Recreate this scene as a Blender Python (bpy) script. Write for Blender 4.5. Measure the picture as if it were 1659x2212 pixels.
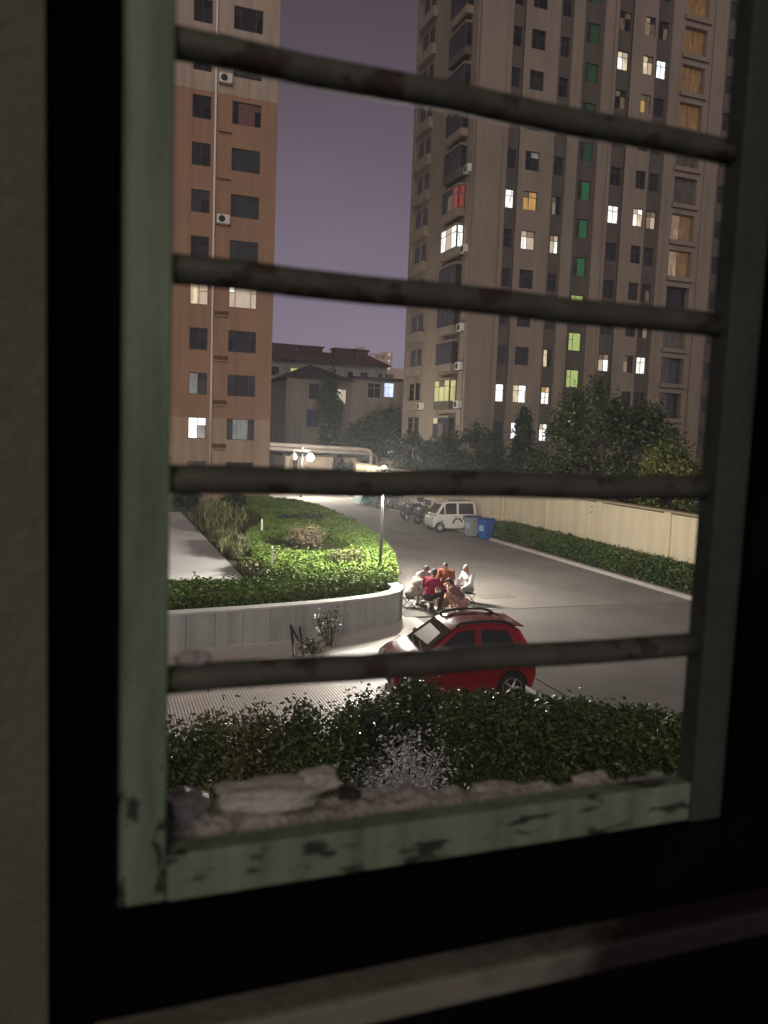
import bpy, bmesh, math, random
import numpy as np
from mathutils import Vector, Matrix, noise as mnoise

for o in list(bpy.data.objects):
    bpy.data.objects.remove(o, do_unlink=True)
SC = bpy.context.scene
COL = SC.collection

# ------------------------------------------------------------------ camera
# World axes follow the street grid: X along the facades, Y away from the window wall.
CAM_Z = 5.0
PITCH, ROLL, YAW = math.radians(5.6), math.radians(2.2), math.radians(20)
fw0 = Vector((0, math.cos(PITCH), -math.sin(PITCH)))
u0 = Vector((0, math.sin(PITCH), math.cos(PITCH)))
r0 = Vector((1, 0, 0))
rt = math.cos(ROLL) * r0 + math.sin(ROLL) * u0
up = -math.sin(ROLL) * r0 + math.cos(ROLL) * u0
RZ = Matrix.Rotation(-YAW, 3, 'Z')
rt, up, fw = RZ @ rt, RZ @ up, RZ @ fw0
cam_d = bpy.data.cameras.new('camera')
cam = bpy.data.objects.new('camera', cam_d)
COL.objects.link(cam)
m = Matrix((rt, up, -fw)).transposed().to_4x4()
m.translation = Vector((0, 0, CAM_Z))
cam.matrix_world = m
cam_d.sensor_fit = 'VERTICAL'
cam_d.sensor_height = 34.6
cam_d.sensor_width = 34.6 * 0.75
cam_d.lens = 34.6 * 1726.0 / 2212.0
cam_d.clip_start = 0.02
cam_d.clip_end = 2000
cam_d.dof.use_dof = True
cam_d.dof.focus_distance = 24.0
cam_d.dof.aperture_fstop = 6.3
SC.camera = cam

# ------------------------------------------------------------------ sky, night fill light, exposure
W = bpy.data.worlds.new('World')
SC.world = W
W.use_nodes = True
nt = W.node_tree
nt.nodes.clear()
wo = nt.nodes.new('ShaderNodeOutputWorld')
bg = nt.nodes.new('ShaderNodeBackground')
tc = nt.nodes.new('ShaderNodeTexCoord')
sx = nt.nodes.new('ShaderNodeSeparateXYZ')
cr = nt.nodes.new('ShaderNodeValToRGB')
nt.links.new(tc.outputs['Generated'], sx.inputs[0])
nt.links.new(sx.outputs['Z'], cr.inputs[0])
hz = nt.nodes.new('ShaderNodeTexNoise')
hz.inputs['Scale'].default_value = 2.2
hz.inputs['Detail'].default_value = 5
hm = nt.nodes.new('ShaderNodeMapping')
hm.inputs['Scale'].default_value = (1, 1, 2.5)
nt.links.new(tc.outputs['Generated'], hm.inputs[0])
nt.links.new(hm.outputs[0], hz.inputs[0])
hr = nt.nodes.new('ShaderNodeMapRange')
hr.inputs[1].default_value = 0.3
hr.inputs[2].default_value = 0.7
hr.inputs[3].default_value = 0.88
hr.inputs[4].default_value = 1.10
nt.links.new(hz.outputs[0], hr.inputs[0])
nt.links.new(hr.outputs[0], bg.inputs[1])
nt.links.new(cr.outputs[0], bg.inputs[0])
nt.links.new(bg.outputs[0], wo.inputs[0])
els = cr.color_ramp.elements
els[0].position = 0.0
els[0].color = (0.315, 0.268, 0.338, 1)
els[1].position = 1.0
els[1].color = (0.022, 0.018, 0.022, 1)
for pos, c in ((0.10, (0.278, 0.230, 0.310)), (0.2, (0.205, 0.164, 0.222)), (0.34, (0.124, 0.096, 0.126)), (0.50, (0.064, 0.047, 0.056))):
    e = els.new(pos)
    e.color = (*c, 1)

sun_d = bpy.data.lights.new('night_glow', 'SUN')
sun_d.energy = 0.95
sun_d.angle = math.radians(30)
sun_d.color = (1.0, 0.85, 0.68)
sun = bpy.data.objects.new('night_glow', sun_d)
COL.objects.link(sun)
sdir = Vector((-0.42, -0.82, 0.42)).normalized()      # towards the light
sun.rotation_euler = sdir.to_track_quat('Z', 'Y').to_euler()

SC.view_settings.view_transform = 'Standard'
SC.view_settings.look = 'None'
SC.view_settings.gamma = 1.0
SC.view_settings.exposure = 0.0
SC.view_settings.use_curve_mapping = False
SC.cycles.max_bounces = 6
SC.cycles.diffuse_bounces = 3
SC.cycles.glossy_bounces = 3
SC.cycles.sample_clamp_indirect = 3.0

# ------------------------------------------------------------------ helpers
rng = np.random.default_rng(7)
random.seed(7)


def tag(o, label=None, cat=None, group=None, kind=None):
    if label: o['label'] = label
    if cat: o['category'] = cat
    if group: o['group'] = group
    if kind: o['kind'] = kind
    return o


def empty(name, loc=(0, 0, 0), rz=0.0, parent=None):
    o = bpy.data.objects.new(name, None)
    o.empty_display_size = 0.2
    COL.objects.link(o)
    o.location = loc
    o.rotation_euler = (0, 0, rz)
    if parent: o.parent = parent
    return o


def link(name, me, mat=None, parent=None, loc=None, rz=None):
    o = bpy.data.objects.new(name, me)
    COL.objects.link(o)
    if mat is not None:
        if len(me.materials) == 0:
            me.materials.append(None)
        o.material_slots[0].link = 'OBJECT'
        o.material_slots[0].material = mat
    if parent: o.parent = parent
    if loc is not None: o.location = loc
    if rz is not None: o.rotation_euler = (0, 0, rz)
    return o


class MB:
    def __init__(s):
        s.v = []
        s.f = []

    def add(s, vs, fs):
        b = len(s.v)
        s.v += [tuple(p) for p in vs]
        s.f += [tuple(i + b for i in f) for f in fs]
        return s

    def box(s, x0, x1, y0, y1, z0, z1):
        return s.add([(x0, y0, z0), (x1, y0, z0), (x1, y1, z0), (x0, y1, z0), (x0, y0, z1), (x1, y0, z1), (x1, y1, z1), (x0, y1, z1)],
                     [(0, 3, 2, 1), (4, 5, 6, 7), (0, 1, 5, 4), (1, 2, 6, 5), (2, 3, 7, 6), (3, 0, 4, 7)])

    def quad(s, a, b, c, d):
        return s.add([a, b, c, d], [(0, 1, 2, 3)])

    def tube(s, pts, rad, n=8, caps=True):
        pts = [Vector(p) for p in pts]
        if not hasattr(rad, '__len__'): rad = [rad] * len(pts)
        vs, fs = [], []
        prev = None
        for i, p in enumerate(pts):
            t = (pts[min(i + 1, len(pts) - 1)] - pts[max(i - 1, 0)])
            t = t.normalized() if t.length > 1e-9 else Vector((0, 0, 1))
            if prev is None:
                a = Vector((0, 0, 1)) if abs(t.z) < 0.9 else Vector((1, 0, 0))
                x = t.cross(a).normalized()
            else:
                x = (prev - t * prev.dot(t)).normalized()
            prev = x
            y = t.cross(x)
            for k in range(n):
                an = 2 * math.pi * k / n
                vs.append(p + rad[i] * (math.cos(an) * x + math.sin(an) * y))
        for i in range(len(pts) - 1):
            for k in range(n):
                a, b = i * n + k, i * n + (k + 1) % n
                fs.append((a, b, b + n, a + n))
        if caps:
            fs.append(tuple(range(n))[::-1])
            fs.append(tuple(range((len(pts) - 1) * n, len(pts) * n)))
        return s.add(vs, fs)

    def lathe(s, prof, c=(0, 0, 0), n=16, axis='z'):
        vs, fs = [], []
        for r, h in prof:
            for k in range(n):
                a = 2 * math.pi * k / n
                if axis == 'z': p = (c[0] + r * math.cos(a), c[1] + r * math.sin(a), c[2] + h)
                else: p = (c[0] + r * math.cos(a), c[1] + h, c[2] + r * math.sin(a))
                vs.append(p)
        for i in range(len(prof) - 1):
            for k in range(n):
                a, b = i * n + k, i * n + (k + 1) % n
                fs.append((a, b, b + n, a + n))
        fs.append(tuple(range(n))[::-1])
        fs.append(tuple(range((len(prof) - 1) * n, len(prof) * n)))
        return s.add(vs, fs)

    def ball(s, c, r, n=12, sq=(1, 1, 1)):
        k = n // 2
        prof = [(max(1e-4, math.sin(math.pi * i / k)), -math.cos(math.pi * i / k)) for i in range(k + 1)]
        b = MB().lathe(prof, (0, 0, 0), n)
        return s.add([(c[0] + r * sq[0] * p[0], c[1] + r * sq[1] * p[1], c[2] + r * sq[2] * p[2]) for p in b.v], b.f)

    def prism(s, poly, z0, z1, axis='z'):
        n = len(poly)
        if axis == 'z': vs = [(x, y, z0) for x, y in poly] + [(x, y, z1) for x, y in poly]
        elif axis == 'y': vs = [(x, z0, y) for x, y in poly] + [(x, z1, y) for x, y in poly]
        else: vs = [(z0, x, y) for x, y in poly] + [(z1, x, y) for x, y in poly]
        fs = [tuple(range(n))[::-1], tuple(range(n, 2 * n))]
        for i in range(n):
            j = (i + 1) % n
            fs.append((i, j, j + n, i + n))
        return s.add(vs, fs)

    def mesh(s, name='mesh', smooth=False, fix=True):
        me = bpy.data.meshes.new(name)
        me.from_pydata(s.v, [], s.f)
        if fix:
            bm = bmesh.new()
            bm.from_mesh(me)
            bmesh.ops.recalc_face_normals(bm, faces=bm.faces)
            bm.to_mesh(me)
            bm.free()
        if smooth:
            me.polygons.foreach_set('use_smooth', [True] * len(me.polygons))
        me.update()
        return me

    def build(s, name, mat, parent=None, smooth=False, bevel=0.0, seg=2, fix=True, loc=None, rz=None):
        o = link(name, s.mesh(name, smooth, fix), mat, parent, loc, rz)
        if bevel > 0:
            b = o.modifiers.new('bevel', 'BEVEL')
            b.width = bevel
            b.segments = seg
            b.limit_method = 'ANGLE'
            b.angle_limit = math.radians(35)
            b.harden_normals = False
            for p in o.data.polygons: p.use_smooth = smooth
        return o


def np_mesh(name, V, F):
    me = bpy.data.meshes.new(name)
    n, k = F.shape
    me.vertices.add(len(V))
    me.vertices.foreach_set('co', np.asarray(V, np.float32).ravel())
    me.loops.add(n * k)
    me.loops.foreach_set('vertex_index', F.astype(np.int32).ravel())
    me.polygons.add(n)
    me.polygons.foreach_set('loop_start', np.arange(0, n * k, k, dtype=np.int32))
    me.update(calc_edges=True)
    return me


def leaf_mesh(name, P, size, r, aspect=0.55, up_bias=0.3, droop=0.0):
    """one folded diamond per leaf"""
    n = len(P)
    a = r.normal(size=(n, 3))
    a[:, 2] = a[:, 2] * 0.6 - droop
    a /= np.linalg.norm(a, axis=1)[:, None]
    nn = r.normal(size=(n, 3))
    nn[:, 2] = np.abs(nn[:, 2]) + up_bias
    b = np.cross(nn, a)
    b /= np.linalg.norm(b, axis=1)[:, None] + 1e-9
    up_ = np.cross(a, b)
    sz = size * r.uniform(0.6, 1.35, n)[:, None]
    v0 = P - a * sz
    v1 = P + b * sz * aspect + up_ * sz * 0.15
    v2 = P + a * sz
    v3 = P - b * sz * aspect + up_ * sz * 0.15
    V = np.stack([v0, v1, v2, v3], 1).reshape(-1, 3)
    i = np.arange(n) * 4
    F = np.concatenate([np.stack([i, i + 1, i + 2], 1), np.stack([i, i + 2, i + 3], 1)])
    return np_mesh(name, V, F)


# ------------------------------------------------------------------ materials
MATS = {}


def nodes_of(mt):
    mt.use_nodes = True
    t = mt.node_tree
    return t, t.nodes['Principled BSDF']


def mat(name, c1, c2=None, scale=4.0, rough=0.8, spec=0.3, metal=0.0, bump=0.0, bscale=40.0, streak=0.0, detail=4.0, contrast=0.25, stretch=(1, 1, 1), rnd=0.0, clear=0.0):
    """two tone procedural surface: noise mix, optional vertical streaks, bump, per object variation"""
    if name in MATS: return MATS[name]
    mt = bpy.data.materials.new(name)
    t, b = nodes_of(mt)
    b.inputs['Roughness'].default_value = rough
    b.inputs['Specular IOR Level'].default_value = spec
    b.inputs['Metallic'].default_value = metal
    if clear: b.inputs['Coat Weight'].default_value = clear; b.inputs['Coat Roughness'].default_value = 0.08
    N = t.nodes.new
    L = t.links.new
    co = N('ShaderNodeTexCoord')
    mp = N('ShaderNodeMapping')
    mp.inputs['Scale'].default_value = stretch
    L(co.outputs['Object'], mp.inputs[0])
    if c2 is None: c2 = tuple(x * 0.75 for x in c1)
    nz = N('ShaderNodeTexNoise')
    nz.inputs['Scale'].default_value = scale
    nz.inputs['Detail'].default_value = detail
    nz.inputs['Roughness'].default_value = 0.62
    L(mp.outputs[0], nz.inputs[0])
    rp = N('ShaderNodeMapRange')
    rp.inputs[1].default_value = 0.5 - contrast
    rp.inputs[2].default_value = 0.5 + contrast
    L(nz.outputs[0], rp.inputs[0])
    mx = N('ShaderNodeMix')
    mx.data_type = 'RGBA'
    mx.inputs[6].default_value = (*c1, 1)
    mx.inputs[7].default_value = (*c2, 1)
    L(rp.outputs[0], mx.inputs[0])
    out = mx.outputs[2]
    if streak > 0:
        m2 = N('ShaderNodeMapping')
        m2.inputs['Scale'].default_value = (1.4, 1.4, 0.09)
        L(co.outputs['Object'], m2.inputs[0])
        n2 = N('ShaderNodeTexNoise')
        n2.inputs['Scale'].default_value = 1.6
        n2.inputs['Detail'].default_value = 6
        L(m2.outputs[0], n2.inputs[0])
        r2 = N('ShaderNodeMapRange')
        r2.inputs[1].default_value = 0.42
        r2.inputs[2].default_value = 0.7
        r2.inputs[4].default_value = streak
        L(n2.outputs[0], r2.inputs[0])
        x2 = N('ShaderNodeMix')
        x2.data_type = 'RGBA'
        x2.inputs[7].default_value = (*[x * 0.35 for x in c2], 1)
        L(r2.outputs[0], x2.inputs[0])
        L(out, x2.inputs[6])
        out = x2.outputs[2]
    if rnd > 0:
        oi = N('ShaderNodeObjectInfo')
        hs = N('ShaderNodeHueSaturation')
        r3 = N('ShaderNodeMapRange')
        r3.inputs[3].default_value = 1 - rnd
        r3.inputs[4].default_value = 1 + rnd
        L(oi.outputs['Random'], r3.inputs[0])
        L(r3.outputs[0], hs.inputs['Value'])
        L(out, hs.inputs['Color'])
        out = hs.outputs[0]
    L(out, b.inputs['Base Color'])
    if bump > 0:
        n4 = N('ShaderNodeTexNoise')
        n4.inputs['Scale'].default_value = bscale
        n4.inputs['Detail'].default_value = 4
        L(co.outputs['Object'], n4.inputs[0])
        bp = N('ShaderNodeBump')
        bp.inputs['Strength'].default_value = bump
        bp.inputs['Distance'].default_value = 0.02
        L(n4.outputs[0], bp.inputs['Height'])
        L(bp.outputs[0], b.inputs['Normal'])
    MATS[name] = mt
    return mt


def leafmat(name, c1, c2, scale=1.2, rough=0.45, spec=0.4, dry=0.0):
    if name in MATS: return MATS[name]
    mt = bpy.data.materials.new(name)
    t, b = nodes_of(mt)
    N, L = t.nodes.new, t.links.new
    g = N('ShaderNodeNewGeometry')
    nz = N('ShaderNodeTexNoise')
    nz.inputs['Scale'].default_value = scale
    nz.inputs['Detail'].default_value = 3
    L(g.outputs['Position'], nz.inputs[0])
    ad = N('ShaderNodeMath')
    ad.operation = 'ADD'
    rr = N('ShaderNodeMath')
    rr.operation = 'MULTIPLY_ADD'
    rr.inputs[1].default_value = 0.7
    rr.inputs[2].default_value = -0.35
    L(g.outputs['Random Per Island'], rr.inputs[0])
    L(nz.outputs[0], ad.inputs[0])
    L(rr.outputs[0], ad.inputs[1])
    mr = N('ShaderNodeMapRange')
    mr.inputs[1].default_value = 0.2
    mr.inputs[2].default_value = 0.8
    L(ad.outputs[0], mr.inputs[0])
    mx = N('ShaderNodeMix')
    mx.data_type = 'RGBA'
    mx.inputs[6].default_value = (*c1, 1)
    mx.inputs[7].default_value = (*c2, 1)
    L(mr.outputs[0], mx.inputs[0])
    out = mx.outputs[2]
    if dry > 0:
        n2 = N('ShaderNodeTexNoise')
        n2.inputs['Scale'].default_value = 0.9
        n2.inputs['Detail'].default_value = 5
        L(g.outputs['Position'], n2.inputs[0])
        a2 = N('ShaderNodeMath')
        a2.operation = 'MULTIPLY_ADD'
        a2.inputs[1].default_value = 0.35
        L(g.outputs['Random Per Island'], a2.inputs[0])
        L(n2.outputs[0], a2.inputs[2])
        m2 = N('ShaderNodeMapRange')
        m2.inputs[1].default_value = 0.72
        m2.inputs[2].default_value = 0.84
        m2.inputs[4].default_value = dry
        L(a2.outputs[0], m2.inputs[0])
        x2 = N('ShaderNodeMix')
        x2.data_type = 'RGBA'
        x2.inputs[7].default_value = (0.13, 0.085, 0.04, 1)
        L(m2.outputs[0], x2.inputs[0])
        L(out, x2.inputs[6])
        out = x2.outputs[2]
    L(out, b.inputs['Base Color'])
    b.inputs['Roughness'].default_value = rough
    b.inputs['Specular IOR Level'].default_value = spec
    MATS[name] = mt
    return mt


def litmat(name, c, strength, c2=None, vert=False, soft=0.3):
    """a lit room or drawn curtain behind glass"""
    mt = bpy.data.materials.new(name)
    t, b = nodes_of(mt)
    N, L = t.nodes.new, t.links.new
    co = N('ShaderNodeTexCoord')
    oi = N('ShaderNodeObjectInfo')
    va = N('ShaderNodeVectorMath')
    va.operation = 'MULTIPLY_ADD'
    L(oi.outputs['Random'], va.inputs[0])
    va.inputs[1].default_value = (37, 11, 23)
    L(co.outputs['Object'], va.inputs[2])
    mp = N('ShaderNodeMapping')
    mp.inputs['Scale'].default_value = (7, 1, 0.35) if vert else (2.6, 1, 0.8)
    L(va.outputs[0], mp.inputs[0])
    nz = N('ShaderNodeTexNoise')
    nz.inputs['Scale'].default_value = 1.6
    nz.inputs['Detail'].default_value = 2
    L(mp.outputs[0], nz.inputs[0])
    mr = N('ShaderNodeMapRange')
    mr.inputs[1].default_value = 0.30
    mr.inputs[2].default_value = 0.30 + soft
    L(nz.outputs[0], mr.inputs[0])
    mx = N('ShaderNodeMix')
    mx.data_type = 'RGBA'
    mx.inputs[6].default_value = (*(c2 or tuple(x * 0.45 for x in c)), 1)
    mx.inputs[7].default_value = (*c, 1)
    L(mr.outputs[0], mx.inputs[0])
    L(mx.outputs[2], b.inputs['Emission Color'])
    b.inputs['Emission Strength'].default_value = strength
    b.inputs['Base Color'].default_value = (0.03, 0.03, 0.03, 1)
    b.inputs['Roughness'].default_value = 0.15
    MATS[name] = mt
    return mt


M_road = mat('road_concrete', (0.27, 0.25, 0.235), (0.17, 0.158, 0.148), 0.42, 0.85, 0.25, bump=0.25, bscale=30, detail=8, rnd=.07)
M_yard = mat('yard_concrete', (0.215, 0.20, 0.19), (0.13, 0.12, 0.115), 0.42, 0.85, 0.25, bump=0.25, bscale=30, detail=8)  # darker than the road: weaker light on the lower ground put into the colour
M_tile = mat('ramp_tile', (0.60, 0.56, 0.53), (0.46, 0.42, 0.39), 1.2, 0.6, 0.35, bump=0.1)
M_ridge = mat('ramp_ridge', (0.80, 0.75, 0.72), (0.70, 0.66, 0.63), 1.2, 0.5, 0.4)
M_slot = mat('dark_slot', (0.03, 0.028, 0.026))
M_dirt = mat('dirt', (0.055, 0.045, 0.035), (0.10, 0.085, 0.065), 3.0, 0.95, bump=0.5, bscale=12)
M_grass = mat('bed_grass', (0.05, 0.075, 0.022), (0.085, 0.075, 0.04), 1.3, 0.95, bump=0.6, bscale=20)
M_ground = mat('far_ground', (0.06, 0.055, 0.05), (0.09, 0.08, 0.07), 0.2, 0.95)
M_path = mat('path_slab', (0.60, 0.60, 0.60), (0.50, 0.50, 0.50), 0.7, 0.85, bump=0.2, rnd=0.08, detail=8)
M_kerb = mat('kerb_stone', (0.45, 0.41, 0.38), (0.33, 0.30, 0.28), 2.0, 0.85, bump=0.2, rnd=0.07)
M_conc = mat('planter_concrete', (0.42, 0.44, 0.44), (0.33, 0.345, 0.345), 2.2, 0.8, streak=0.45, bump=0.15, rnd=0.07)
M_cope = mat('planter_coping', (0.55, 0.56, 0.55), (0.40, 0.41, 0.40), 3.0, 0.7, bump=0.15)
M_yellow = mat('yellow_stucco', (0.66, 0.585, 0.42), (0.58, 0.505, 0.36), 0.8, 0.85, streak=0.22, bump=0.2, bscale=25)
M_yellow2 = mat('yellow_pilaster', (0.635, 0.55, 0.365), (0.55, 0.475, 0.315), 1.0, 0.85, streak=0.25, bump=0.2)
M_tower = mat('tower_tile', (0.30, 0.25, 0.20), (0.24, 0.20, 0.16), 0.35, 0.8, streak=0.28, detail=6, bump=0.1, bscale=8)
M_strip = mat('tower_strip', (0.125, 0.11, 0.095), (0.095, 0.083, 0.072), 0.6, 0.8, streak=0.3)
M_brickred = mat('orange_render', (0.37, 0.225, 0.148), (0.30, 0.182, 0.118), 0.35, 0.85, streak=0.25, detail=7, bump=0.1)
M_cream = mat('cream_render', (0.47, 0.385, 0.30), (0.38, 0.31, 0.24), 0.5, 0.85, streak=0.4)
M_tan = mat('tan_render', (0.46, 0.34, 0.25), (0.39, 0.285, 0.21), 0.5, 0.85, streak=0.35)
M_stain = mat('rust_stain', (0.085, 0.04, 0.024), (0.15, 0.065, 0.036), 6.0, 0.9)
M_white = mat('white_paint', (0.72, 0.72, 0.70), (0.60, 0.60, 0.57), 3.0, 0.5, bump=0.05)
M_frame = mat('window_metal', (0.09, 0.08, 0.07), (0.06, 0.055, 0.05), 3.0, 0.6)
M_framew = mat('window_white', (0.55, 0.53, 0.50), (0.42, 0.40, 0.38), 3.0, 0.6)
M_glass = mat('dark_glass', (0.018, 0.018, 0.020), (0.03, 0.028, 0.028), 1.0, 0.12, 0.5, rnd=0.5)
M_glassg = mat('curtained_glass', (0.05, 0.06, 0.055), (0.025, 0.03, 0.028), 2.2, 0.15, 0.5, rnd=0.4)
M_pink = mat('pink_curtain', (0.20, 0.10, 0.10), (0.14, 0.07, 0.07), 3, 0.3)
M_pipe = mat('white_pipe', (0.85, 0.78, 0.72), (0.75, 0.68, 0.62), 1.0, 0.5)
M_housew = mat('house_render', (0.34, 0.28, 0.24), (0.25, 0.21, 0.18), 0.5, 0.85, streak=0.4)
M_roofd = mat('roof_dark', (0.075, 0.06, 0.055), (0.05, 0.042, 0.04), 2, 0.9)
M_roofr = mat('roof_red', (0.12, 0.05, 0.04), (0.08, 0.04, 0.035), 1.0, 0.9)
M_pale = mat('pale_render', (0.52, 0.51, 0.44), (0.42, 0.41, 0.35), 0.4, 0.85, streak=0.3)
M_fart = mat('far_tower', (0.72, 0.58, 0.48), (0.6, 0.48, 0.40), 0.1, 0.85)
M_metal = mat('dark_metal', (0.02, 0.02, 0.022), (0.035, 0.033, 0.031), 8, 0.6, 0.3)
M_bark = mat('bark', (0.07, 0.05, 0.035), (0.04, 0.03, 0.022), 6, 0.9, bump=0.5, bscale=20)
M_lampw = mat('lamp_white', (0.8, 0.8, 0.78), None, 2, 0.35)
L_hedge = leafmat('leaf_hedge', (0.055, 0.11, 0.022), (0.17, 0.26, 0.055), 1.0, 0.7, 0.12, 0.3)
L_hedge2 = leafmat('leaf_hedge_dark', (0.026, 0.055, 0.015), (0.088, 0.145, 0.038), 1.0, 0.42, 0.4, 0.35)
L_bed = leafmat('leaf_bed', (0.065, 0.125, 0.026), (0.20, 0.30, 0.068), 0.8, 0.75, 0.10, 0.35)
L_gloss = leafmat('leaf_glossy', (0.03, 0.05, 0.018), (0.07, 0.10, 0.035), 1.0, 0.2, 0.7)
L_olive = leafmat('leaf_olive', (0.05, 0.065, 0.018), (0.13, 0.14, 0.045), 1.0)
L_dry = leafmat('leaf_dry', (0.14, 0.115, 0.07), (0.27, 0.215, 0.135), 2.0, 0.8)
L_grass = leafmat('leaf_ornamental', (0.06, 0.085, 0.03), (0.21, 0.21, 0.10), 1.2, 0.7)
L_tree = leafmat('leaf_tree', (0.022, 0.040, 0.016), (0.070, 0.095, 0.036), 0.5)
L_tree2 = leafmat('leaf_tree_deep', (0.016, 0.032, 0.018), (0.045, 0.075, 0.038), 0.5)
L_lime = leafmat('leaf_lime', (0.06, 0.085, 0.018), (0.17, 0.19, 0.05), 0.7)
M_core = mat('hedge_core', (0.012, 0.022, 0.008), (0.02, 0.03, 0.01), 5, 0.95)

E_white = litmat('lit_white', (1.0, 0.97, 0.90), 1.5)
E_cool = litmat('lit_cool', (0.90, 0.95, 1.0), 1.9)
E_warm = litmat('lit_warm', (1.0, 0.80, 0.50), 0.9)
E_cream = litmat('lit_cream', (1.0, 0.80, 0.60), 0.55, (0.85, 0.66, 0.47))
E_orange = litmat('lit_orange', (1.0, 0.55, 0.16), 0.55)
E_beige = litmat('lit_beige', (0.80, 0.55, 0.34), 0.33, vert=True)
E_dim = litmat('lit_dim', (0.70, 0.48, 0.28), 0.16)
E_green = litmat('lit_green', (0.05, 0.50, 0.17), 0.16, (0.04, 0.42, 0.14))
E_greend = litmat('lit_green_dim', (0.05, 0.42, 0.15), 0.075, (0.04, 0.36, 0.12))
E_lime = litmat('lit_lime', (0.62, 0.80, 0.24), 0.62, (0.56, 0.73, 0.21))
E_red = litmat('lit_red', (0.85, 0.13, 0.09), 0.30, vert=True)
E_yel = litmat('lit_yellow', (0.95, 0.92, 0.38), 0.75, vert=True)
E_lobby = litmat('lit_lobby', (0.65, 0.32, 0.11), 0.30, (0.22, 0.11, 0.04), soft=.5)
E_lobbyd = litmat('lit_lobby_dim', (0.40, 0.30, 0.22), 0.13, (0.08, 0.06, 0.045), soft=.5)
E_lobbyb = litmat('lit_lobby_bright', (0.85, 0.60, 0.40), 0.42, (0.28, 0.16, 0.08), soft=.5)
E_lil = litmat('lit_lilac', (0.85, 0.66, 0.95), 0.9)
E_blue = litmat('lit_blue', (0.62, 0.72, 1.0), 1.6)
E_pale = litmat('lit_pale', (0.62, 0.64, 0.58), 0.28)

# ================================================================== THE SETTING
g = MB()
g.box(-150, 260, -15, 420, -0.6, -0.03)
tag(g.build('ground', M_ground), kind='structure')

road = MB()
road.box(7.0, 18.2, 20.5, 78.0, -0.4, -0.020)
road.box(18.2, 45.0, 78.0, 84.0, -0.4, -0.006)
o = road.build('road', M_slot)
tag(o, kind='structure')
rs = random.Random(4)
vs_ = [20.5, 26.1, 31.6, 37.3, 43.2, 49.0, 55.0, 61.0, 69.0, 78.0]
for i in range(len(vs_) - 1):
    for a, b in ((7.0, 13.9), (13.9, 18.2)):
        sl = MB()
        sl.box(a + .007, b - .007, vs_[i] + .007, vs_[i + 1] - .007, -0.019, rs.uniform(-.002, .0))
        sl.build('slab', M_road, o, bevel=.006, seg=1)
# wandering cracks
for (x, y, dx, dy, n_) in ((14.2, 23.4, .42, .02, 9), (15.0, 30.0, -.1, .5, 10), (11.6, 27.5, .3, .25, 9), (13.2, 34.0, .4, -.1, 8)):
    ck = MB()
    p_ = (x, y)
    for k in range(n_):
        q_ = (p_[0] + dx + rs.uniform(-.14, .14), p_[1] + dy + rs.uniform(-.16, .16))
        d_ = Vector((q_[0] - p_[0], q_[1] - p_[1])).normalized()
        w_ = .008
        ck.add([(p_[0] - d_.y * w_, p_[1] + d_.x * w_, .0025), (p_[0] + d_.y * w_, p_[1] - d_.x * w_, .0025), (q_[0] + d_.y * w_, q_[1] - d_.x * w_, .0025), (q_[0] - d_.y * w_, q_[1] + d_.x * w_, .0025)], [(0, 1, 2, 3)])
        p_ = q_
    ck.build('crack', M_slot, o)
pm = MB()
pm.box(11.4, 12.6, 21.9, 22.6, -0.003, 0.005)
pm.build('repair_patch', mat('patch_concrete', (0.21, 0.19, 0.17), (0.16, 0.145, 0.13), 3, 0.9), o)

yard = MB()
yard.box(8.3, 30.0, 4.0, 20.5, -0.4, -0.012)
o = yard.build('yard_pavement', M_yard)
tag(o, kind='structure')
cm = MB()
cm.box(8.72, 8.77, 9.0, 16.6, -0.012, -0.004)
cm.build('expansion_joint', M_slot, o)

ramp = MB()
ramp.add([(-4, 12.2, -0.01), (8.3, 12.2, -0.01), (8.3, 20.5, 0.006), (8.02, 20.5, 0.006), (-4, 20.5, 0.006), (-4, 12.2, -0.4), (8.3, 12.2, -0.4), (8.3, 20.5, -0.4), (-4, 20.5, -0.4)],
         [(0, 1, 2, 3, 4), (5, 8, 7, 6), (0, 5, 6, 1), (1, 6, 7, 2), (2, 7, 8, 4, 3), (4, 8, 5, 0)])
o = ramp.build('ramp', M_tile)
tag(o, kind='structure')
rg = MB()
x = -2.5
while x < 8.2:
    z1 = 0.006
    for (a, b) in ((12.4, 15.2), (15.3, 18.0), (18.1, 20.0)):
        if x > 7.9 or b < 19 or True:
            rg.box(x, x + 0.034, a, b, -0.008, 0.016)
    x += 0.058
o2 = rg.build('ridge', M_ridge, o, fix=False)
o2['kind'] = 'stuff'

soil = MB()
soil.box(-6, 8.7, 5.0, 11.9, -0.3, 0.02)
tag(soil.build('soil_bed', M_dirt), kind='structure')
es = MB()
for i in range(16):
    es.box(-6 + i * 0.92, -6 + i * 0.92 + 0.9, 11.9, 12.05, -0.2, 0.10)
kb = es.build('bed_kerb', M_kerb, None, bevel=0.01)
tag(kb, kind='structure')

# raised garden bed
edge = [(8.0, 20.5), (8.75, 22.8), (9.85, 26.0), (10.55, 29.0), (11.1, 32.5), (11.5, 36.2), (11.7, 41.9), (11.2, 46.0), (9.8, 48.5), (7.0, 49.6)]
wall_line = [(-4.0, 17.7), (-1.0, 17.78), (1.6, 17.95), (3.0, 18.1), (4.1, 18.27), (5.2, 18.47), (6.2, 18.74), (7.0, 19.05), (7.5, 19.35), (7.85, 19.75), (8.0, 20.2), (8.02, 20.7)]
bed_poly = wall_line[:-2] + edge + [(-6, 49.6), (-6, 17.7)]
bp_ = MB()
bp_.prism([(x * 0.999, y + 0.12) for x, y in bed_poly], -0.1, 0.5)
tag(bp_.build('garden_bed', M_grass), kind='structure')

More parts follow.
